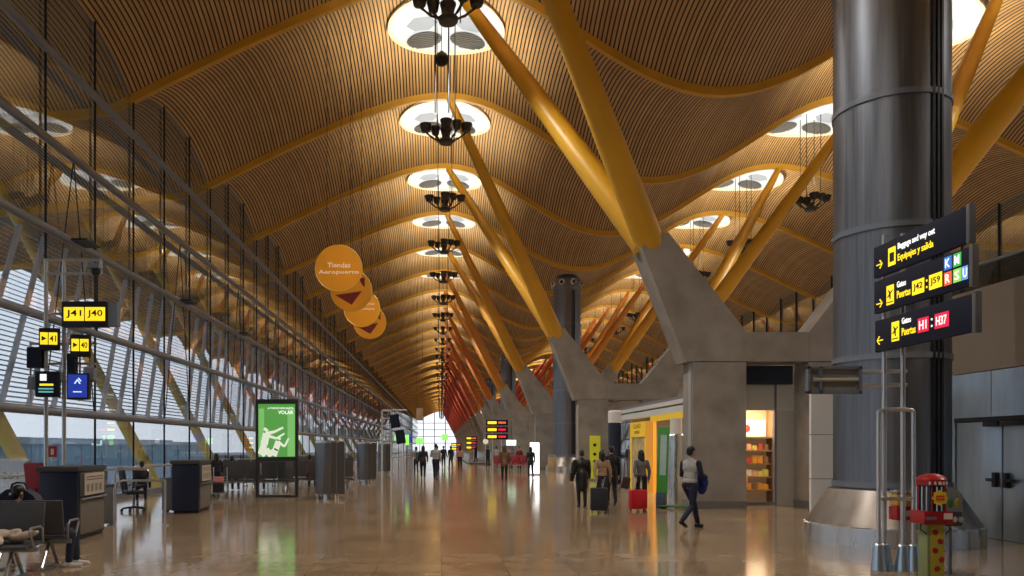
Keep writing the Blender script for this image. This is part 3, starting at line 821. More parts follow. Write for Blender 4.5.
for i in range(5): MB().box((-.12+.06*i, -.215+.05*abs(i-2)**1.5*.3, 1.66), (.04, .02, .05)).obj('white_letter_mark', WHITE, t)
m = MB(); m.prism([( .115*(1+.12*math.cos(8*a*2*PI/48))*math.cos(a*2*PI/48), 1.42+.115*(1+.12*math.cos(8*a*2*PI/48))*math.sin(a*2*PI/48)) for a in range(48)], -.225, -.215); m.obj('yellow_emblem', mat('emblem_yellow', (.85, .55, .02), .5), t)
m = MB(); m.box((0, -.228, 1.445), (.13, .006, .035)).box((0, -.228, 1.395), (.13, .006, .035)); m.obj('emblem_mark', mat('emblem_orange', (.6, .08, .02), .5), t)
for s in (-1, 1):
    MB().path([(s*.21, -.08, 1.02), (s*.24, -.1, .9), (s*.15, -.12, .82)], .012, 6).obj('cable', BLACK, t)
t = thing('small_sweet_dispenser', 'small red sweet dispenser with orange globe behind the silver poles', 'vending machine', (6.50, 11.3, 0))
t.scale = (.82, .82, .82)
MB().tube((0, 0, 0), (0, 0, .82), .035).obj('stand', TUBE, t); MB().lathe([(.16, 0), (.15, .03), (.04, .05)], 20).obj('foot', TUBE, t)
MB().box((0, 0, .92), (.3, .26, .24), None, .03).obj('coin_body', RED, t)
MB().box((.06, -.135, .92), (.1, .01, .1)).obj('sticker', MATS['sticker_white'], t)
MB().box((0, 0, 1.15), (.27, .22, .2), None, .03).obj('sweet_box', mat('sweet_orange', (.75, .38, .04), .4, noise=.5, nscale=30), t)
MB().box((0, 0, 1.29), (.29, .24, .06), None, .02).obj('lid', STEELL, t)
t = thing('grey_sweet_dispenser', 'small dark toy dispenser right of the red sweet machine', 'vending machine', (6.58, 10.35, 0))
t.scale = (.78, .78, .78)
MB().tube((0, 0, 0), (0, 0, .86), .035).obj('stand', TUBE, t); MB().lathe([(.16, 0), (.15, .03), (.04, .05)], 20).obj('foot', TUBE, t)
MB().box((0, 0, .98), (.27, .26, .24), None, .03).obj('coin_body', CHAR, t)
MB().prism([(-.14, 1.1), (.14, 1.1), (.14, 1.38), (.0, 1.5), (-.14, 1.5)], -.11, .11).obj('toy_box', mat('toy_clear', (.25, .27, .27), .2), t)
for i, c in enumerate(((.05, .2, .05), (.4, .35, .05))): MB().ell((-.06+.12*i, -.1, 1.24), (.055, .03, .09)).obj('toy_capsule', mat('toy_%d' % i, c, .4), t)
for i in range(3): MB().ell((-.08+.09*i, -.13, .97), (.04, .02, .05)).obj('dial', POST, t)

# ------------------------------------------------------------------ gate signs on the left
t = thing('gate_sign_frame', 'silver double-post frame standing behind the front gate desk', 'frame', (-7.9, 16, 0))
for x in (0., .36): MB().tube((x, 0, 0), (x, 0, 5.42 if x == 0 else 5.3), .04, seg=12).obj('post', POST, t)
for z in (5.42, 5.15): MB().tube((-.04, 0, z), (1.1, 0, z), .032, seg=8).obj('top_rail', POST, t)
for x in (0, .36, 1.1): MB().tube((x, 0, 5.15), (x, 0, 5.42), .03, seg=8).obj('rail_tie', POST, t)
for z in (4.35, 3.75, 3.35, 3.0): MB().tube((-.35, .04, z), (1.0, .04, z), .025, seg=8).obj('cross_rail', POST, t)
MB().tube((1.02, 0, 5.15), (1.02, 0, 4.0), .02, seg=8).obj('drop_tube', DARKM, t)
for x in (-.33, .66): MB().tube((x, .04, 2.6), (x, .04, 3.75), .02, seg=8).obj('screen_rod', POST, t)
G = 'screens and signs on the front gate frame'
c = thing('camera_dome', 'small dark ceiling camera dome on the top rail of the gate frame', 'camera', (-6.86, 15.9, 5.2))
MB().b2(-.1, .1, -.1, .1, .02, .12, .01).obj('housing', TUBE, c); MB().ell((0, 0, -.03), (.09, .09, .1)).obj('dome', BLACK, c)
s = thing('gate_number_sign', 'black gate sign with glowing yellow J41 and J40 panels', 'sign', (-7.05, 15.85, 4.32))
MB().b2(-.47, .43, 0, .16, -.26, .25, .015).obj('case', BLACK, s); MB().b2(.43, .62, .05, .2, -.24, .22).obj('side_box', TUBE, s)
for x0, tx in ((-.42, 'J41'), (.0, 'J40')):
    MB().b2(x0, x0+.395, -.012, 0, -.14, .13).obj('lit_panel', SIGNY, s); letters(tx, .30, .16, LETK, s, (x0+.05, -.016, -.085))
for x, z, tx, lab in ((-7.72, 3.82, '41', 'small black and yellow sign with arrow, below left of the J41 sign'), (-7.10, 3.69, '40', 'small black and yellow sign with arrow, below right of the J40 sign')):
    s = thing('gate_arrow_sign', lab, 'sign', (x-.05, 15.85, z), .15, G)
    MB().b2(-.19, .19, 0, .1, -.22, .22, .01).obj('case', BLACK, s)
    for x0, x1 in ((-.16, -.02), (.0, .16)): MB().b2(x0, x1, -.01, 0, -.11, .13).obj('lit_panel', SIGNY, s)
    MB().prism([(-.13, .06), (-.04, .01), (-.13, -.04)], -.016, -.012).obj('arrow', LETK, s); letters(tx, .12, .12, LETK, s, (.02, -.014, -.05))
for x, z, w, h, lab in ((-8.1, 3.46, .30, .42, 'blank black screen at far left of the gate frame'), (-7.36, 3.35, .18, .40, 'narrow black screen edge in the middle of the gate frame')):
    s = thing('gate_monitor', lab, 'screen', (x, 15.9, z), -.1, G)
    MB().b2(-w/2, w/2, 0, .12, -h/2, h/2, .015).obj('case', BLACK, s); MB().b2(-w/2+.02, w/2-.02, -.004, 0, -h/2+.02, h/2-.02).obj('screen', SIGNK, s)
s = thing('flight_monitor', 'flight information screen with white and yellow lines on the gate frame', 'screen', (-7.79, 15.8, 2.93), .12, G)
MB().b2(-.22, .22, 0, .16, -.26, .25, .015).obj('case', BLACK, s); MB().b2(-.19, .19, -.006, 0, -.21, .22).obj('screen', SIGNK, s)
MB().b2(-.12, .0, -.012, -.006, .06, .19).obj('white_logo', SIGNW, s); MB().b2(-.13, .13, -.012, -.006, -.04, 0).obj('yellow_line', SIGNY, s)
for z in (-.1, -.16): MB().b2(-.15, .13, -.012, -.006, z-.015, z+.015).obj('teal_line', mat('teal_lit', (.1, .35, .35), .5, emit=.5), s)
s = thing('blue_monitor', 'blue information screen at lower right of the gate frame', 'screen', (-7.18, 15.8, 2.88), .12, G)
MB().b2(-.21, .21, 0, .18, -.26, .26, .015).obj('case', BLACK, s); MB().b2(-.18, .18, -.006, 0, -.22, .23).obj('screen', mat('screen_blue', (.015, .035, .28), .4, emit=.5), s)
m = MB(); m.tube((-.05, -.01, .05), (.0, -.01, .13), .012, seg=6).tube((0, -.01, .13), (.05, -.01, .05), .012, seg=6).tube((.02, -.01, .16), (.07, -.01, .1), .012, seg=6); m.obj('white_symbol', mat('pale_lit', (.5, .6, .9), .5, emit=.7), s)
MB().b2(-.08, .08, -.012, -.006, -.12, -.10).obj('white_line', MATS['pale_lit'], s)
for x, z, lab in ((-7.0, 3.14, 'small grey equipment box right of the narrow screen on the gate frame'), (-8.1, 2.95, 'grey bracket box below the blank left screen of the gate frame')):
    s = tag(MB().box((0, 0, 0), (.22, .16, .26), (0, .1, 0), .02).obj('equipment_box', TUBE, None, 35, (x, 15.95, z)), lab, 'equipment box', G)

# gate desks
def gate_desk(x, y, label, rz=.08, notice=True):
    t = thing('gate_desk', label, 'desk', (x, y, 0), rz)
    MB().b2(-.66, 0, .0, 1.42, .06, 1.24, .012).obj('cabinet', NAVY, t)
    MB().b2(-.7, .03, -.03, 1.45, 1.24, 1.33, .012).obj('counter_top', CHAR, t)
    MB().b2(0., .03, .06, 1.38, .78, 1.22, .008).obj('upper_panel', CHAR, t)
    MB().b2(0., .02, .10, 1.34, .1, .70, .008).obj('lower_panel', mat('panel_taupe', (.16, .145, .125), .5), t)
    MB().b2(-.62, -.02, .03, 1.39, 0, .06).obj('plinth', BLACK, t)
    MB().path([(.05, .05, .74), (.05, 1.38, .74)], .018, 6).obj('edge_rail', TUBE, t)
    if notice:
        n = MB().b2(.03, .045, .25, 1.28, .80, 1.20).obj('notice_board', mat('notice_beige', (.52, .46, .38), .5), t)
        for j, zz in enumerate((1.13, 1.08)): MB().b2(.045, .048, .32, 1.2, zz-.008, zz+.008).obj('print_line', CHAR, n)
        for j in range(4): MB().b2(.045, .048, .34+.22*j, .46+.22*j, .86, 1.0).obj('pictogram', GREYP, n)
    return t
gate_desk(-6.5, 14.3, 'front dark gate desk with beige notice board, left edge of the hall')
gate_desk(-6.12, 20.2, 'second dark gate desk farther along, left of the luggage trolley')
for x, y, w, lab in ((-7.30, 17.2, .62, 'low grey partition behind the front gate desk'), (-6.95, 20.8, .72, 'low grey partition attached left of the second gate desk')):
    t = thing('low_partition', lab, 'partition', (x, y, 0))
    MB().b2(-.3, w-.3, -.03, .03, .03, .84, .01).obj('panel', GREYP, t); MB().b2(-.32, w-.28, -.04, .04, .84, .88, .01).obj('cap', TUBE, t)
    for sx in (-.2, w-.4): MB().b2(sx-.04, sx+.04, -.15, .15, 0, .03).obj('foot', TUBE, t)
t = thing('hand_rail', 'silver tubular guard rail beside the office chair', 'rail', (-5.9, 17.1, 0))
MB().tube((0, 0, 0), (0, 0, .96), .025).obj('post', POST, t); MB().lathe([(.08, 0), (.08, .02), (.03, .04)], 16).obj('post_foot', POST, t)
MB().path([(.0, 0, .96), (-.9, 0, .96), (-1.05, 0, .9), (-1.08, 0, .75), (-1.08, 0, 0)], .024, 8).obj('top_rail', POST, t)
MB().path([(-.35, .05, .96), (-.33, .05, 1.12), (-.4, .05, 1.2), (-1.0, .05, 1.2), (-1.08, .05, 1.12), (-1.08, .05, .9)], .022, 8).obj('loop', POST, t)

def office_chair(x, y, rz, label, m, red=False):
    t = thing('office_chair', label, 'chair', (x, y, 0), rz)
    for i in range(5):
        a = 2*PI*i/5; c_, s_ = math.cos(a), math.sin(a)
        l = MB().path([(0, 0, .12), (.28*c_, .28*s_, .09)], [.03, .02], 8).obj('base_arm', BLACK, t)
        MB().disc((.29*c_, .29*s_, .04), .04, 'x' if abs(s_) > .7 else 'y', 12, .03).obj('caster', BLACK, l)
    MB().tube((0, 0, .1), (0, 0, .46), .03).obj('gas_column', TUBE, t)
    MB().box((0, 0, .5), (.48, .47, .09), None, .035).obj('seat', m, t)
    MB().box((0, .27, .86), (.44, .08, .58), (-.15, 0, 0), .035).obj('backrest', m, t)
    MB().path([(0, .15, .46), (0, .27, .5), (0, .29, .7)], .02, 6).obj('back_support', BLACK, t)
    for sx in (-.27, .27): MB().path([(sx*.9, .1, .5), (sx, .1, .68), (sx, -.15, .7)], .02, 6).obj('armrest', BLACK, t)
    return t
office_chair(-7.95, 20.7, 2.2, 'black swivel office chair between the two gate desks', mat('chair_fabric', (.015, .017, .025), .7))
office_chair(-8.3, 16.9, 2.9, 'red chair back showing above the front gate desk', mat('chair_red', (.35, .02, .03), .6))
bpy.data.objects['office_chair.001'].scale = (1.2, 1.2, 1.18)
t = thing('extinguisher_sign', 'small red sign with white symbol behind the front gate desk', 'sign', (-8.45, 17.4, 0))
MB().tube((0, 0, 0), (0, 0, 1.5), .015, seg=8).obj('post', POST, t); MB().b2(-.1, .1, -.02, 0, 1.46, 1.7).obj('plate', RED, t); MB().b2(-.025, .04, -.026, -.02, 1.51, 1.64).obj('white_symbol', WHITE, t)

# ------------------------------------------------------------------ benches
SEATM = mat('bench_grey', (.075, .075, .085), .55); LEGM = mat('bench_leg', (.45, .46, .48), .3, .7)
def bench(n, name_label, loc, rz, arms=True, group=None, tall=1.0):
    t = thing('seat_bench', name_label, 'bench', loc, rz, group)
    W = .60
    for i in range(n):
        x = (i-(n-1)/2)*W
        MB().box((x, -.02, .43), (W-.04, .50, .05), (.06, 0, 0), .02).obj('seat', SEATM, t)
        MB().box((x, .27, .47+.30*tall), (W-.04, .045, .56*tall), (-.16, 0, 0), .018).obj('backrest', SEATM, t)
    MB().b2(-n*W/2, n*W/2, -.02, .06, .34, .40).obj('beam', LEGM, t)
    for x in ([-(n-1)*W/2, (n-1)*W/2] if n < 4 else [-(n-1)*W/2, 0, (n-1)*W/2]):
        MB().path([(x, -.25, .02), (x, -.02, .34), (x, .05, .34), (x, .28, .02)], .026, 8).obj('leg', LEGM, t)
        MB().b2(x-.03, x+.03, -.3, .33, 0, .025).obj('foot_bar', LEGM, t)
    if arms:
        for i in range(n+1):
            x = (i-n/2)*W
            MB().path([(x, .18, .42), (x, .16, .62), (x, .08, .66), (x, -.2, .66), (x, -.24, .62), (x, -.1, .42)], .016, 6).obj('armrest', LEGM, t)
    return t
bench(3, 'front grey seat bench facing the camera with a beige coat on it', (-6.08, 10.2, 0), .08, True, None, .85)
bench(2, 'grey seat bench back to back with the front bench, seated passenger', (-5.78, 11.2, 0), PI+.08, True, None, .85)
benchd = bench(5, 'dark seat bench seen from behind, left of the green advert', (-6.9, 29.6, 0), PI, False, None, 1.15)
for x, y, lab in ((-4.9, 31.5, 'dark seat bench seen from behind, between green advert and ribbed drum'), (-8.3, 34.0, 'dark seat bench in the second row near the windows'), (-5.6, 37.9, 'dark seat bench behind the second ribbed drum')):
    dup(benchd, (x, y, 0), PI, lab)
dup(benchd, (-7.2, 44, 0), PI, 'far dark seat bench by the windows')

# beige coat and bag
t = MB()
for i in range(14):
    a = random.uniform(0, 2*PI); t.ell((random.uniform(-.26, .22), random.uniform(-.16, .12), random.uniform(.02, .14)), (random.uniform(.08, .16), random.uniform(.06, .12), random.uniform(.03, .07)), (random.uniform(-.5, .5), random.uniform(-.4, .4), a), 14, 8)
t.ell((.32, .02, .10), (.18, .06, .05), (0, -.25, .1)); t.ell((-.28, -.1, .03), (.1, .08, .08))
def remesh(me, voxel, it=6, name='part'):
    o = bpy.data.objects.new('tmp', me); C.objects.link(o)
    r = o.modifiers.new('r', 'REMESH'); r.mode = 'VOXEL'; r.voxel_size = voxel
    s = o.modifiers.new('s', 'SMOOTH'); s.factor = .5; s.iterations = it
    dg = bpy.context.evaluated_depsgraph_get(); dg.update()
    out = bpy.data.meshes.new_from_object(o.evaluated_get(dg)); out.name = name
    mts = list(me.materials)
    bpy.data.objects.remove(o); bpy.data.meshes.remove(me)
    out.materials.clear()
    for q in mts: out.materials.append(q)
    out.polygons.foreach_set('use_smooth', [True]*len(out.polygons))
    return out
me = remesh(t.mesh('coat', mat('coat_beige', (.55, .47, .37), .8, noise=.25, nscale=9)), .014, 3, 'folded_coat')
o = bpy.data.objects.new('folded_coat', me); C.objects.link(o); o.location = (-5.62, 10.12, .46); o.rotation_euler = (0, 0, .2)
tag(o, 'crumpled beige coat lying on the front grey seat', 'coat')
t = thing('travel_bag', 'dark navy travel bag with a carry handle on the back bench', 'bag', (-5.93, 11.3, .455), .1)
t.scale = (.92, .9, .80)
BAGM = mat('bag_navy', (.008, .011, .03), .6)
MB().prism([(-.27, 0), (.27, 0), (.30, .5), (.24, .68), (.08, .80), (-.16, .80), (-.25, .72), (-.29, .5)], -.14, .14).obj('bag_body', BAGM, t)
MB().path([(-.15, 0, .78), (-.13, 0, .88), (-.06, 0, .91), (.05, 0, .90), (.1, 0, .80)], .02, 8).obj('handle', BAGM, t)
MB().b2(-.12, .04, -.146, -.14, .70, .74).obj('white_tag', WHITE, t)
MB().path([(-.26, -.15, .42), (.28, -.15, .42)], .012, 6).obj('zip', CHAR, t)

# ------------------------------------------------------------------ advert totem
t = thing('advert_totem', 'tall black advert totem with glowing green poster of figures reaching up', 'advert', (-5.47, 26.7, 0))
fr = mat('totem_frame', (.03, .03, .034), .4)
for x in (-.66, .66): MB().b2(x-.045, x+.045, -.08, .08, 0, 3.22, .01).obj('upright', fr, t)
MB().b2(-.7, .7, -.09, .09, 3.1, 3.26, .02).obj('top_bar', fr, t)
MB().b2(-.7, .7, -.09, .09, 1.2, 1.34, .01).obj('middle_bar', fr, t)
MB().b2(-.7, .7, -.12, .12, 0, .06, .01).obj('base_bar', fr, t)
MB().b2(-.62, .62, -.01, .01, .06, 1.2).obj('clear_panel', PANE, t)
GRN = mat('poster_green', (.07, .25, .05), .4, emit=.36, ecol=(.10, .36, .07))
po = MB().b2(-.62, .62, -.06, .05, 1.34, 3.1).obj('poster', GRN, t)
for i, (x0, x1) in enumerate(((-.6, -.42), (.36, .6))): MB().b2(x0, x1, -.066, -.06, 1.36, 2.95).obj('pale_stripe', mat('poster_green2', (.12, .45, .08), .4, emit=.40, ecol=(.2, .47, .15)), po)
letters('A TODOS NOS GUSTA', .86, .06, SIGNW, po, (-.30, -.068, 2.93)); letters('VOLAR', .50, .12, SIGNW, po, (.05, -.068, 2.76))
PF = mat('poster_pale', (.75, .82, .68), .5, emit=.34)
def fig(pts, rs):
    m = MB()
    for (a, b), (r0, r1) in zip(pts, rs):
        m.tube((a[0], -.07, a[1]), (b[0], -.07, b[1]), r0, r1, 10)
    for v in m.bm.verts: v.co.y = -.07+(v.co.y+.07)*.06
    return m
fig([((-.52, 1.42), (-.42, 1.75)), ((-.42, 1.75), (-.34, 2.12)), ((-.36, 2.10), (-.05, 2.18)), ((-.05, 2.18), (.22, 2.32)), ((-.5, 1.38), (-.24, 1.6)), ((-.34, 2.05), (-.0, 1.95)), ((.0, 1.95), (.26, 2.12)), ((-.39, 2.2), (-.33, 2.28))], [(.13, .11), (.13, .12), (.07, .045), (.045, .035), (.09, .07), (.06, .04), (.04, .03), (.08, .08)]).obj('reaching_figure', PF, po)
fig([((-.12, 1.38), (-.02, 1.62)), ((-.02, 1.62), (.06, 1.86)), ((.05, 1.84), (.26, 1.68)), ((.26, 1.68), (.40, 1.96)), ((-.3, 1.37), (-.05, 1.58)), ((.05, 1.92), (.09, 1.99))], [(.13, .10), (.11, .10), (.05, .04), (.04, .03), (.1, .08), (.075, .075)]).obj('leaning_figure', PF, po)
MB().box((-.02, -.075, 1.58), (.14, .004, .05), (0, .5, 0)).obj('dark_band', mat('poster_dark', (.05, .12, .03), .5), po)

floor_cyl(-3.62, 26.1, .48, 1.86, 'ribbed grey floor drum right of the green advert', 'drum', None, STEEL)
floor_cyl(-3.45, 37.2, .44, 1.86, 'second ribbed grey floor drum, smaller, farther along', 'drum', None, STEELB if 0 else STEEL)
floor_cyl(-3.5, 50., .44, 1.86, 'third ribbed grey floor drum behind the far gate frame', 'drum', None, STEEL)

# orange hanging discs
ORD_ = mat('disc_orange', (.72, .28, .012), .45, emit=.05, ecol=(.8, .3, .01)); DRED = mat('disc_red', (.22, .02, .01), .5)
for i, y in enumerate((27., 30.8, 34.9, 38.8)):
    lab = ['largest front orange disc lettered Tiendas Aeropuerto hanging from the roof', 'second orange hanging disc with a dark red arrowhead', 'third orange hanging disc with small white lettering', 'last orange hanging disc with a dark red arrowhead'][i]
    t = thing('hanging_disc', lab, 'hanging sign', (-3.45, y, 7.68), 0, 'orange discs hanging in a row')
    R = .78
    MB().disc((0, 0, 0), R, 'y', 48, .10).obj('disc', ORD_, t)
    m = MB(); pts = [(R*math.cos(2*PI*a/48), -.03, R*math.sin(2*PI*a/48)) for a in range(49)]; m.path(pts, .03, 6).obj('rim', mat('disc_rim', (.75, .42, .06), .4), t)
    for sx in (-.4, .4): MB().tube((sx, 0, .6), (sx, 0, zs(-3.45, (y/BAY) % 1)-7.68), .008, seg=4).obj('cable', DARKM, t)
    if i == 0:
        L = mat('disc_letter', (.85, .62, .40), .5, emit=.15)
        letters('Tiendas', .78, .17, L, t, (-.38, -.056, .03)); letters('Aeropuerto', 1.36, .17, L, t, (-.68, -.056, -.22))
    elif i == 2:
        letters('Aero', .6, .14, MATS['disc_letter'], t, (-.05, -.056, .15)); letters('shops', .7, .14, MATS['disc_letter'], t, (-.15, -.056, -.08))
    else:
        MB().prism([(-.62, -.18), (.42, -.02), (.02, -.55)], -.056, -.052).obj('arrowhead', DRED, t); MB().prism([(.30, .45), (.52, .5), (.52, .12), (.42, .2)], -.056, -.052).obj('red_mark', DRED, t)

# second gate frame and distant signs
t = thing('far_gate_frame', 'distant silver gate frame with ladder-like posts beside the third drum', 'frame', (-3.2, 43.5, 0))
for x in (0, .5, 1.15): MB().tube((x, 0, 0), (x, 0, 3.65 if x < 1 else 2.4), .05, seg=8).obj('post', POST, t)
for z in (3.6, 3.2, 2.8, 2.4, 2.0): MB().tube((0, 0, z), (.5, 0, z), .035, seg=6).obj('rung', POST, t)
MB().tube((0, 0, 3.65), (1.35, 0, 3.65), .04, seg=6).obj('top_rail', POST, t)
MB().path([(.5, 0, 1.1), (1.6, 0, 1.1), (1.65, 0, 1.0), (1.65, 0, 0)], .03, 6).obj('guard_rail', POST, t)
for x, z, lab in ((-2.5, 3.05, 'dark tilted monitor on the far gate frame'), (-2.2, 2.2, 'dark lower monitor on the far gate frame')):
    s = thing('gate_monitor', lab, 'screen', (x, 43.4, z), .3); MB().box((0, 0, 0), (.5, .14, .75), (0, -.15, 0), .02).obj('case', BLACK, s); MB().box((0, -.075, 0), (.44, .01, .66), (0, -.15, 0)).obj('screen', SIGNK, s)
GL = mat('exit_green', (.25, .75, .12), .5, emit=.6)
for x, y, z, w, h, lab in ((-2.35, 44.5, 2.15, .5, .28, 'small glowing green exit sign by the far gate frame'), (-1.95, 46, 2.05, .22, .6, 'upright glowing green exit sign beside the far gate frame'), (-1.75, 66, 2.1, .6, .5, 'glowing green exit sign far down the left side'), (.6, 120, 3, .9, .9, 'tiny green sign before the far end glass')):
    s = thing('exit_sign', lab, 'sign', (x, y, z)); MB().box((0, 0, 0), (w, .06, h), None, .01).obj('lit_face', GL, s); MB().tube((0, 0, -h/2), (0, 0, -z), .03, seg=6).obj('post', TUBE, s)
s = thing('blue_screen', 'small blue glowing screen beside the distant exit sign', 'screen', (-2.6, 60, 2.3)); MB().box((0, 0, 0), (.8, .08, .55), None, .01).obj('lit_face', MATS['screen_blue'], s); MB().tube((0, 0, -.27), (0, 0, -2.3), .03, seg=6).obj('post', TUBE, s)
s = thing('hanging_sign', 'small beige panel hanging at the far left of the hall', 'sign', (-2.0, 75, 4.7)); MB().box((0, 0, 0), (.62, .1, 1.1), None, .01).obj('panel', mat('panel_tan', (.45, .32, .2), .5), s)
for sx in (-.25, .25): MB().tube((sx, 0, .5), (sx, 0, 12), .012, seg=4).obj('cable', DARKM, s)
MB().b2(-.35, .35, -.07, .07, -.6, -.54).obj('trim_bar', TUBE, s)
def triple_sign(x, y, z, w, h, n, lab):
    s = thing('overhead_sign', lab, 'sign', (x, y, 0))
    for i in range(n):
        zz = z-i*h*1.25
        b = MB().box((0, 0, zz), (w, .1, h), None, .01).obj('board', SIGNK, s)
        MB().b2(-w*.43, -w*.02, -.06, -.05, zz-h*.25, zz+h*.25).obj('yellow_text', SIGNY, b); MB().b2(w*.06, w*.4, -.06, -.05, zz-h*.2, zz+h*.2).obj('red_text', LCR if i else LR, b)
    for sx in (-w*.2, w*.2): MB().tube((sx, .1, 0), (sx, .1, z+h*.5), .04, seg=8).obj('post', POST, s)
triple_sign(4.2, 60, 3.45, 1.65, .42, 3, 'distant stack of three dark boards with yellow writing')
triple_sign(3.95, 103.5, 2.7, 1.5, .48, 3, 'smaller distant stack of dark boards, left of the larger stack')
triple_sign(2.4, 125, 1.9, 1.6, .5, 2, 'tiny farthest pair of dark boards with orange writing')
s = thing('green_info_sign', 'pale green lit sign below the distant three-board stack', 'sign', (5.35, 61, 0)); MB().box((0, 0, 1.95), (.75, .08, .42), None, .01).obj('lit_face', mat('pale_green_lit', (.55, .9, .7), .5, emit=.9), s); MB().tube((0, .06, 0), (0, .06, 2.1), .03).obj('post', POST, s)
s = thing('round_sign', 'small pale round sign left of the pale green lit sign', 'sign', (3.9, 70, 0)); MB().disc((0, 0, 2.1), .24, 'y', 20, .05).obj('disc', mat('sign_cream', (.7, .62, .5), .5, emit=.3), s); MB().tube((0, .05, 0), (0, .05, 2.1), .03).obj('post', POST, s)
s = thing('lit_panel_totem', 'glowing white upright panel behind the woman in black', 'advert', (5.5, 47, 0)); MB().box((0, 0, .98), (.55, .1, 1.85), None, .02).obj('lit_face', mat('panel_glow', (1, 1, 1), .5, emit=.9), s); MB().b2(-.3, .3, -.08, .08, 0, .06).obj('base', TUBE, s)
t = thing('moving_walkway', 'moving walkway with glass sides far down the hall', 'walkway', (3.6, 88, 0))
MB().b2(-.9, .9, -14, 14, 0, .12).obj('tread_belt', CHAR, t)
for sx in (-1, 1):
    MB().b2(sx-.04, sx+.04, -14, 14, .1, .95).obj('side_panel', mat('walk_glass', (.32, .34, .36), .25), t); MB().path([(sx, -14.3, .5), (sx, -14.2, .95), (sx, -13.8, 1.05), (sx, 14, 1.05)], .06, 6).obj('hand_rail', STEELL, t)
t = bench(4, 'red seat bench near the distant glowing white panel', (4.9, 56, 0), 0, False)
for c_ in t.children:
    if c_.name.startswith(('seat', 'backrest')): c_.data.materials[0] = mat('seat_red', (.35, .03, .04), .5)
t = thing('paper_bin', 'beige litter bin beside the far steel column', 'bin', (7.35, 53, 0))
MB().lathe([(.26, 0), (.28, .04), (.28, 1.0), (.24, 1.1)], 24).obj('drum', mat('bin_tan', (.50, .36, .2), .5), t); MB().lathe([(.29, 1.0), (.29, 1.06), (.2, 1.12), (.02, 1.13)], 24).obj('lid', TUBE, t)

# ------------------------------------------------------------------ suitcases and trolley
def suitcase(x, y, rz, m, label, lean=.0, w=.42, h=.52, handle=1.0, hd=(0, 0)):
    t = thing('suitcase', label, 'suitcase', (x, y, 0), rz)
    MB().box((0, 0, .06+h/2), (w, .24, h), None, .045).obj('shell', m, t)
    for sx in (-1, 1):
        MB().disc((sx*(w/2-.05), .05, .035), .035, 'x', 14, .03).obj('wheel', BLACK, t)
        MB().tube((sx*.09, .10, h), (sx*.09+hd[0], .10+hd[1], handle-.02), .009, seg=6).obj('handle_rod', POST, t)
    MB().tube((-.11+hd[0], .10+hd[1], handle), (.11+hd[0], .10+hd[1], handle), .016, seg=8).obj('grip', BLACK, t)
    MB().box((0, -.125, .06+h*.5), (w*.7, .02, h*.6), None, .008).obj('front_pocket', m, t)
    MB().path([(-.08, -.02, h+.06), (-.06, -.02, h+.1), (.06, -.02, h+.1), (.08, -.02, h+.06)], .012, 6).obj('top_handle', BLACK, t)
    return t
suitcase(4.02, 20.35, -.1, mat('case_dark', (.022, .024, .032), .55), 'dark grey wheeled suitcase pulled by the woman in beige', 0, .44, .58, .92, (.08, .12))
suitcase(5.13, 20.85, .12, mat('case_red', (.55, .010, .018), .45), 'bright red wheeled suitcase pulled by the woman in grey', 0, .45, .50, .92, (.08, .1))
t = thing('luggage_trolley', 'silver luggage trolley with a pink bag beside the second gate desk', 'trolley', (-7.42, 26.8, 0), .2)
for sx in (-.22, .22):
    MB().path([(sx, -.4, .12), (sx, .3, .12), (sx, .36, .2), (sx, .42, 1.0)], .018, 6).obj('side_tube', POST, t); MB().disc((sx, -.35, .06), .06, 'x', 12, .03).obj('wheel', BLACK, t); MB().disc((sx, .3, .06), .06, 'x', 12, .03).obj('wheel', BLACK, t)
MB().tube((-.24, .42, 1.0), (.24, .42, 1.0), .022).obj('push_handle', BLACK, t); MB().b2(-.2, .2, -.4, .3, .12, .15).obj('deck', POST, t)
for z in (.4, .65): MB().tube((-.22, .38, z), (.22, .38, z), .012, seg=6).obj('cross_tube', POST, t)
b = thing('pink_bag', 'pink and dark bag lying on the luggage trolley', 'bag', (-7.44, 26.75, .155), .2)
MB().box((0, 0, .16), (.36, .45, .32), None, .06).obj('dark_body', BLACK, b); MB().box((0, -.01, .42), (.34, .36, .2), None, .06).obj('pink_top', mat('bag_pink', (.6, .22, .22), .6), b)

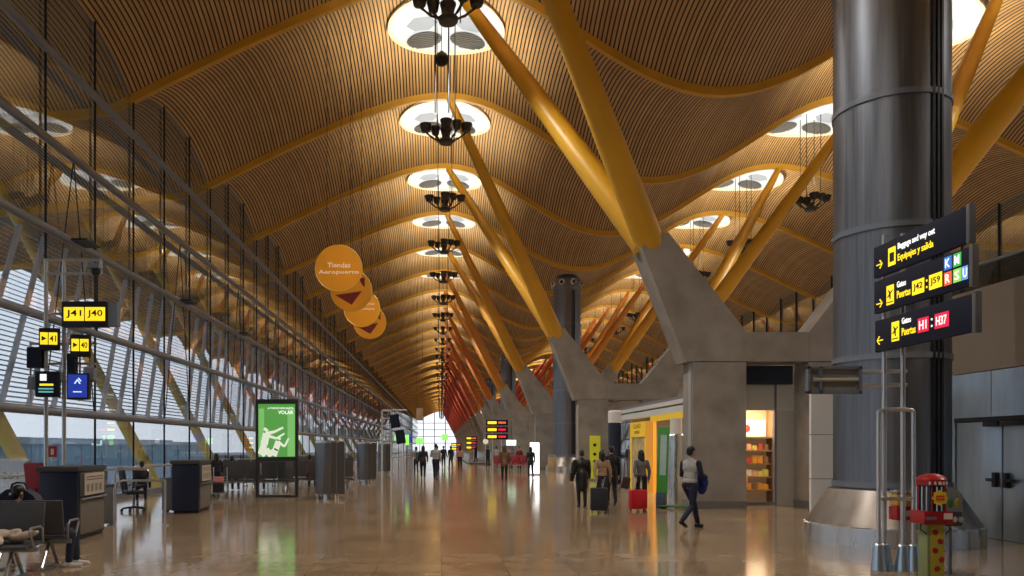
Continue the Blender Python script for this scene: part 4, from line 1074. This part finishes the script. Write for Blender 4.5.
# ------------------------------------------------------------------ people
def cap(p0, p1, r0, r1): return ('c', Vector(p0), Vector(p1), r0, r1)
def el(c, r, rot=None): return ('e', Vector(c), r, rot)
def build(prims, voxel, m, name, parent, it=4):
    b = MB()
    for p in prims:
        if p[0] == 'c':
            b.ell(p[1], (p[3],)*3, None, 12, 8); b.ell(p[2], (p[4],)*3, None, 12, 8)
            if (p[2]-p[1]).length > 1e-4: b.tube(p[1], p[2], p[3], p[4], 12)
        else: b.ell(p[1], p[2], p[3], 16, 10)
    me = remesh(b.mesh(name, m, 0), voxel, it, name)
    o = bpy.data.objects.new(name, me); C.objects.link(o); o.parent = parent
    return o
CL = {}
def cloth(c, r=.8): return mat('cloth_%02d%02d%02d' % tuple(int(x*99) for x in c), c, r, noise=.18, nscale=14)
def person(label, x, y, rz, H=1.7, top=(.02, .02, .02), legs=(.015, .017, .03), shoes=(.01, .01, .01), hair='short', hairc=HAIRK, skin=SKIN,
           stride=.0, arms=('down', 'down'), coat=0., vest=None, sit=False, near=False, slim=1., look=0., group=None, lift=0., recline=0.):
    t = thing('person', label, 'person', (x, y, lift), rz, group)
    s = H/1.75; vx = (.009 if near else .014); vx2 = .012 if near else .018
    V = lambda a, b, c: Vector((a*s, b*s, c*s))
    hz = .93 if not sit else .50
    dz = hz-.93
    Hn = [V(-.092, 0, hz-.02), V(.092, 0, hz-.02)]
    if sit:
        kn = [V(-.12, .43, .50), V(.12, .43, .50)]; an = [V(-.12, .46, .09), V(.13, .40, .09)]
    else:
        a = stride
        kn = [V(-.09, a*.62+.03, .49), V(.09, -a*.22+.035, .48)]
        an = [V(-.085, a, .085), V(.085, -a, .085+.10*min(1, a/.3))]
    lean = .03 if not sit else -.06-recline
    uz = dz-recline*.45
    sh = [V(-.185*slim, lean, 1.385+uz), V(.185*slim, lean, 1.385+uz)]
    nk = V(0, lean, 1.47+uz); hd = V(0, lean+.025, 1.625+uz)
    el_, wr_, hv = [], [], []
    for i, sg in enumerate((-1, 1)):
        k = arms[i]
        if k == 'down': e, w = V(sg*.235, lean-.02, 1.12+uz), V(sg*.245, lean+.05, .88+uz)
        elif k == 'back': e, w = V(sg*.25, lean-.13, 1.14+uz), V(sg*.25, lean-.24, .93+uz)
        elif k == 'fwd': e, w = V(sg*.24, lean+.10, 1.14+uz), V(sg*.23, lean+.25, .95+uz)
        elif k == 'hold': e, w = V(sg*.25, lean+.02, 1.13+uz), V(sg*.16, lean+.26, 1.12+uz)
        elif k == 'phone': e, w = V(sg*.23, lean+.12, 1.16+uz), V(sg*.10, lean+.28, 1.28+uz)
        else: e, w = V(sg*.25, lean+.06, 1.14+uz), V(sg*.13, lean+.32, .98+uz)      # lap
        el_.append(e); wr_.append(w); hv.append((w-e).normalized())
    # body: one continuous surface
    B = []
    for i in (0, 1):
        B += [cap(Hn[i], kn[i], .075*s, .052*s), cap(kn[i], an[i], .05*s, .034*s)]
        f = Vector((0, 1, -.05)) if (sit or i == 0 or stride < .05) else Vector((0, .85, -.5))
        B += [cap(an[i]-f*.03*s-V(0, 0, .02), an[i]+f*.14*s-V(0, 0, .05), .036*s, .03*s)]
        B += [cap(sh[i], el_[i], .046*s, .036*s), cap(el_[i], wr_[i], .036*s, .026*s)]
        h = hv[i]; side = Vector((0, 1, 0)) if abs(h.z) > .6 else Vector((1, 0, 0))
        side = (side-h*side.dot(h)).normalized(); nrm = h.cross(side)
        fr_ = .0085 if near else .011
        P = wr_[i]+h*.05*s
        B += [cap(wr_[i], wr_[i]+h*.03*s, .024*s, .026*s)]
        for j in range(4):
            off = side*(.027-.018*j)*s
            B += [cap(wr_[i]+h*.03*s+off*.7, wr_[i]+h*.085*s+off, .014*s, .012*s)]
            L = (.068, .078, .072, .056)[j]; q = wr_[i]+h*.085*s+off; md = q+h*L*.55*s+nrm*.006*s; tp = md+(h*.8+nrm*(.6 if i else -.6)).normalized()*L*.5*s
            B += [cap(q, md, fr_, fr_*.95), cap(md, tp, fr_*.95, fr_*.8)]
        th = wr_[i]+h*.03*s+side*.024*s; B += [cap(th, th+(h*.6+side*.8)*.04*s, .012*s, .011*s), cap(th+(h*.6+side*.8)*.04*s, th+(h*.9+side*.9)*.06*s, .011*s, .009*s)]
    B += [el(V(0, -.005, hz+.02), (.15*s*slim, .10*s, .12*s)), el(V(0, lean*.5, 1.12+uz), (.135*s*slim, .09*s, .2*s)), el(V(0, lean, 1.30+uz), (.165*s*slim, .105*s, .17*s)), cap(sh[0], sh[1], .055*s, .055*s), cap(nk-V(0, 0, .04), hd-V(0, .0, .06), .056*s, .05*s)]
    R = Matrix.Rotation(look, 3, 'Z')
    def hp(a, b, c): return hd+R @ V(a, b, c)
    B += [el(hd+V(0, -.008, .025), (.074*s, .092*s, .092*s), (0, 0, look)), el(hp(0, .022, -.035), (.058*s, .066*s, .078*s), (0, 0, look)), el(hp(0, .05, -.085), (.03*s, .03*s, .025*s))]
    B += [cap(hp(0, .085, .015), hp(0, .102, -.022), .010*s, .014*s), el(hp(0, .08, -.058), (.024*s, .012*s, .008*s)), el(hp(0, .074, .035), (.05*s, .018*s, .01*s))]
    for sg in (-1, 1): B += [el(hp(sg*.076, -.005, -.005), (.012*s, .022*s, .033*s))]
    bo = build(B, vx, skin, 'body', t, 2)
    if near:
        for sg in (-1, 1):
            p_ = hp(sg*.03, .079, .012); MB().ell(p_, (.012*s, .008*s, .007*s), None, 10, 6).obj('eye', LETK, t)
    # trousers
    T = [el(V(0, -.005, hz+.03), (.165*s*slim, .118*s, .115*s))]
    for i in (0, 1): T += [cap(Hn[i], kn[i], .094*s*slim, .068*s), cap(kn[i], an[i]+V(0, 0, .02), .066*s, .052*s)]
    build(T, vx2, cloth(legs), 'trousers', t)
    for i in (0, 1):
        f = Vector((0, 1, -.02)) if (sit or i == 0 or stride < .05) else Vector((0, .85, -.5))
        a_ = an[i]
        b0 = a_-f*.05*s-V(0, 0, .04); b1 = a_+f*.15*s-V(0, 0, .05 if i == 0 or stride < .05 or sit else .04)
        build([cap(b0, b1, .044*s, .036*s), cap(a_-V(0, 0, .02), a_+V(0, 0, .01), .045*s, .044*s)], .012, cloth(shoes, .5), 'shoe', t, 2)
    # top
    J = [el(V(0, lean*.4, 1.10+uz), (.155*s*slim, .112*s, .19*s)), el(V(0, lean, 1.29+uz), (.188*s*slim, .125*s, .18*s)), cap(sh[0], sh[1], .06*s, .06*s), el(V(0, lean, 1.43+uz), (.13*s*slim, .075*s, .05*s)), el(V(0, 0, 1.0+uz), (.168*s*slim, .125*s, .1*s)), cap(nk-V(0, .0, .05), nk+V(0, -.01, .0), .068*s, .06*s)]
    sl = []
    for i in (0, 1): sl += [cap(sh[i], el_[i], .066*s, .052*s), cap(el_[i], wr_[i]-hv[i]*.015*s, .052*s, .040*s)]
    if coat: J += [cap(V(0, 0, 1.0), V(0, -.01, 1.0-coat), .15*s*slim, .17*s*slim), el(V(-.05, 0, 1.0-coat), (.14*s, .14*s, .06*s)), el(V(.05, 0, 1.0-coat), (.14*s, .14*s, .06*s))]
    if vest:
        build(J, vx2, cloth(vest), 'vest', t); build(sl, vx2, cloth(top), 'sleeves', t)
    else: build(J+sl, vx2, cloth(top), 'jacket' if coat or near else 'top', t)
    # hair
    Hh = [el(hd+R @ V(0, -.02, .045), (.083*s, .095*s, .085*s), (0, 0, look)), el(hp(0, -.055, .0), (.078*s, .058*s, .085*s))]
    if hair == 'long': Hh += [cap(hp(0, -.07, .0), hp(0, -.085, -.17), .075*s, .07*s), cap(hp(-.065, -.02, .03), hp(-.075, -.03, -.14), .032*s, .03*s), cap(hp(.065, -.02, .03), hp(.075, -.03, -.14), .032*s, .03*s)]
    if hair == 'bun': Hh += [el(hp(0, -.12, .03), (.045*s,)*3)]
    hb = build(Hh, .012, hairc, 'hair', t, 2)
    return t, wr_
def wpt(t, v):
    return Matrix.Translation(t.location) @ Matrix.Rotation(t.rotation_euler.z, 4, 'Z') @ v

man, w_ = person('man in light grey vest and dark sleeves walking right before the pier', 5.12, 16.45, -.95, 1.70, (.012, .014, .03), (.012, .016, .045), (.01, .01, .01), 'short', HAIRK, SKIN2, .37, ('hold', 'hold'), 0, (.40, .39, .37), False, True, 1.05, -.2)
p = wpt(man, (w_[0]+w_[1])/2)
b = MB()
for i in range(9): b.ell((random.uniform(-.1, .1), random.uniform(-.05, .06), random.uniform(-.22, .04)), (random.uniform(.05, .09), random.uniform(.04, .07), random.uniform(.08, .14)), (random.uniform(-.3, .3), random.uniform(-.3, .3), random.uniform(0, 3)), 12, 8)
b.ell((0, 0, .05), (.15, .08, .06))
o = bpy.data.objects.new('held_jacket', remesh(b.mesh('held_jacket', cloth((.015, .03, .22))), .013, 3, 'held_jacket')); C.objects.link(o); o.location = (p.x+.05, p.y, p.z-.07); tag(o, 'bright blue jacket carried over the walking man\'s forearms', 'jacket')

person('woman in a long black coat with handbag walking away, left of the group', 3.93, 22.3, .05, 1.60, (.008, .008, .009), (.008, .008, .010), hair='short', hairc=HAIRB, stride=.06, coat=.35, near=True, slim=1.1)
hb = thing('handbag', 'black handbag at the left side of the woman in black coat', 'handbag', (3.63, 22.25, .72)); MB().box((0, 0, .12), (.1, .28, .24), None, .035).obj('bag_body', BLACK, hb); MB().path([(0, -.1, .23), (.03, -.06, .5), (.05, 0, .56), (.03, .06, .5), (0, .1, .23)], .012, 6).obj('strap', BLACK, hb)
person('dark-haired woman in beige jacket and jeans pulling the dark suitcase', 4.38, 21.7, .0, 1.60, (.36, .23, .14), (.02, .028, .06), hair='long', stride=.12, arms=('back', 'down'), near=True, slim=.90)
person('man in dark clothes with a brown bag beyond the woman in beige', 4.95, 23.2, .1, 1.70, (.01, .01, .014), (.01, .012, .02), hair='short', stride=.1, near=True)
hb = thing('shoulder_bag', 'dark red-brown bag hanging at the side of the man in dark clothes', 'bag', (5.25, 22.75, .48)); MB().box((0, 0, .17), (.22, .14, .34), (0, .25, 0), .04).obj('bag_body', cloth((.06, .02, .02)), hb); MB().path([(-.05, 0, .33), (-.03, .0, .75), (.03, 0, .75), (.1, 0, .32)], .012, 6).obj('strap', BLACK, hb)
person('woman in grey top with long dark hair pulling the red suitcase', 5.42, 21.6, .1, 1.60, (.13, .125, .12), (.012, .012, .016), hair='long', stride=.08, arms=('back', 'down'), near=True, slim=.88)
person('long-haired woman in brown jacket walking in the middle of the hall', 3.05, 38.5, 0, 1.74, (.16, .085, .05), (.012, .012, .02), hair='long', hairc=HAIRB, stride=.1, coat=.15)
person('woman in black with arms out in front of the glowing white panel', 4.83, 43., .2, 1.66, (.008, .008, .01), (.008, .008, .01), hair='long', stride=.12, slim=.95)
person('dark-dressed person of the standing pair left of the hall centre', -.95, 42.5, 0, 1.72, (.03, .015, .015), (.01, .01, .015), hair='long', stride=.08, coat=.1)
person('man in pale top and dark trousers of the standing pair', -.28, 41.3, -.2, 1.82, (.33, .34, .36), (.012, .014, .03), hair='short', stride=.12, arms=('hold', 'down'))
person('person in pink top walking near the moving walkway', 1.35, 57, 0, 1.68, (.42, .24, .19), (.012, .012, .02), hair='long', stride=.08)
person('person with teal backpack and pale top beside the far gate frame', -1.5, 48.5, .3, 1.66, (.28, .24, .18), (.03, .03, .04), stride=.08)
bp_ = thing('backpack', 'teal backpack worn by the person beside the far gate frame', 'backpack', (-1.33, 48.3, .82), .3); MB().box((0, 0, .25), (.34, .22, .5), None, .07).obj('pack_body', cloth((.01, .14, .17)), bp_); MB().box((0, -.12, .16), (.24, .06, .22), None, .025).obj('front_pocket', cloth((.01, .10, .13)), bp_)
DK = (.012, .012, .016)
for i, (x, y, lab) in enumerate(((.2, 64, 'dark-dressed walker just right of the standing pair'), (-.25, 55, 'dark-dressed walker directly behind the standing pair'), (.75, 60, 'dark-dressed walker left of the person in pink'), (4.0, 68, 'dark tall walker right of the moving walkway'), (3.5, 80, 'tiny dark walker on the moving walkway'))):
    person(lab, x, y, .3*i, 1.72, DK, DK, stride=.1, coat=.2 if i % 2 else 0., lift=.125 if y == 80 else 0.)
person('person in light top left of the brown-jacketed woman', 4.35, 63, 0, 1.68, (.4, .4, .38), (.03, .03, .05), stride=.06)
for i, (x, y, c_) in enumerate(((5.0, 57.2, (.3, .28, .3)), (5.6, 57.2, (.28, .03, .04)))):
    person(('pale' if i == 0 else 'red') + ' dressed passenger near the red seat bench', x, y, PI, 1.66, c_, DK, stride=.04)
# seated passengers
person('slouched dark-haired passenger in jeans and white shoes on the back bench', -5.64, 11.27, -1.3, 1.70, (.012, .012, .018), (.015, .022, .06), (.6, .58, .55), 'short', HAIRK, SKIN, 0., ('lap', 'lap'), 0, None, True, True, 1., .6, None, -.02, recline=.24)
person('dark seated figure by the window behind the office chair', -9.2, 24.6, .4, 1.66, DK, DK, hair='short', sit=True)
person('passenger in white shirt seated on the bench left of the advert', -7.0, 30.6, 0, 1.75, (.5, .52, .55), DK, hair='short', sit=True, lift=.02)
person('dark-haired passenger seated at the left end of the bench row', -7.95, 30.5, 0, 1.72, (.06, .07, .1), DK, hair='short', sit=True, lift=.02)
person('passenger in red seated between the advert and the ribbed drum', -5.3, 32.4, 0, 1.76, (.35, .02, .04), DK, hair='short', sit=True, lift=.02)
person('dark figure standing behind the luggage trolley', -7.75, 27.6, .3, 1.45, DK, DK, hair='long', stride=.05, arms=('fwd', 'fwd'))

# ------------------------------------------------------------------ sky, camera
w = bpy.data.worlds.new('overcast'); scene.world = w; w.use_nodes = True
k = NB(w); bg = w.node_tree.nodes['Background']
tc = k.node('ShaderNodeTexCoord'); sp = k.node('ShaderNodeSeparateXYZ'); k.link(tc.outputs['Generated'], sp.inputs[0])
r = k.node('ShaderNodeValToRGB'); r.color_ramp.elements[0].position = .0; r.color_ramp.elements[0].color = (.86, .90, .95, 1)
r.color_ramp.elements[1].position = .6; r.color_ramp.elements[1].color = (.62, .74, .92, 1)
k.link(sp.outputs['Z'], r.inputs['Fac']); k.link(r.outputs['Color'], bg.inputs['Color'])
bg.inputs['Strength'].default_value = .68

cam = bpy.data.cameras.new('camera'); co = bpy.data.objects.new('camera', cam); C.objects.link(co)
co.location = (0, 0, 1.7); co.rotation_euler = (PI/2, 0, 0)
cam.sensor_width = 36; cam.lens = 36*800/1024; cam.shift_x = 71/1024; cam.shift_y = 158/1024
cam.clip_end = 2000; cam.clip_start = .1
scene.camera = co
scene.view_settings.view_transform = 'Standard'
scene.view_settings.exposure = 1.0
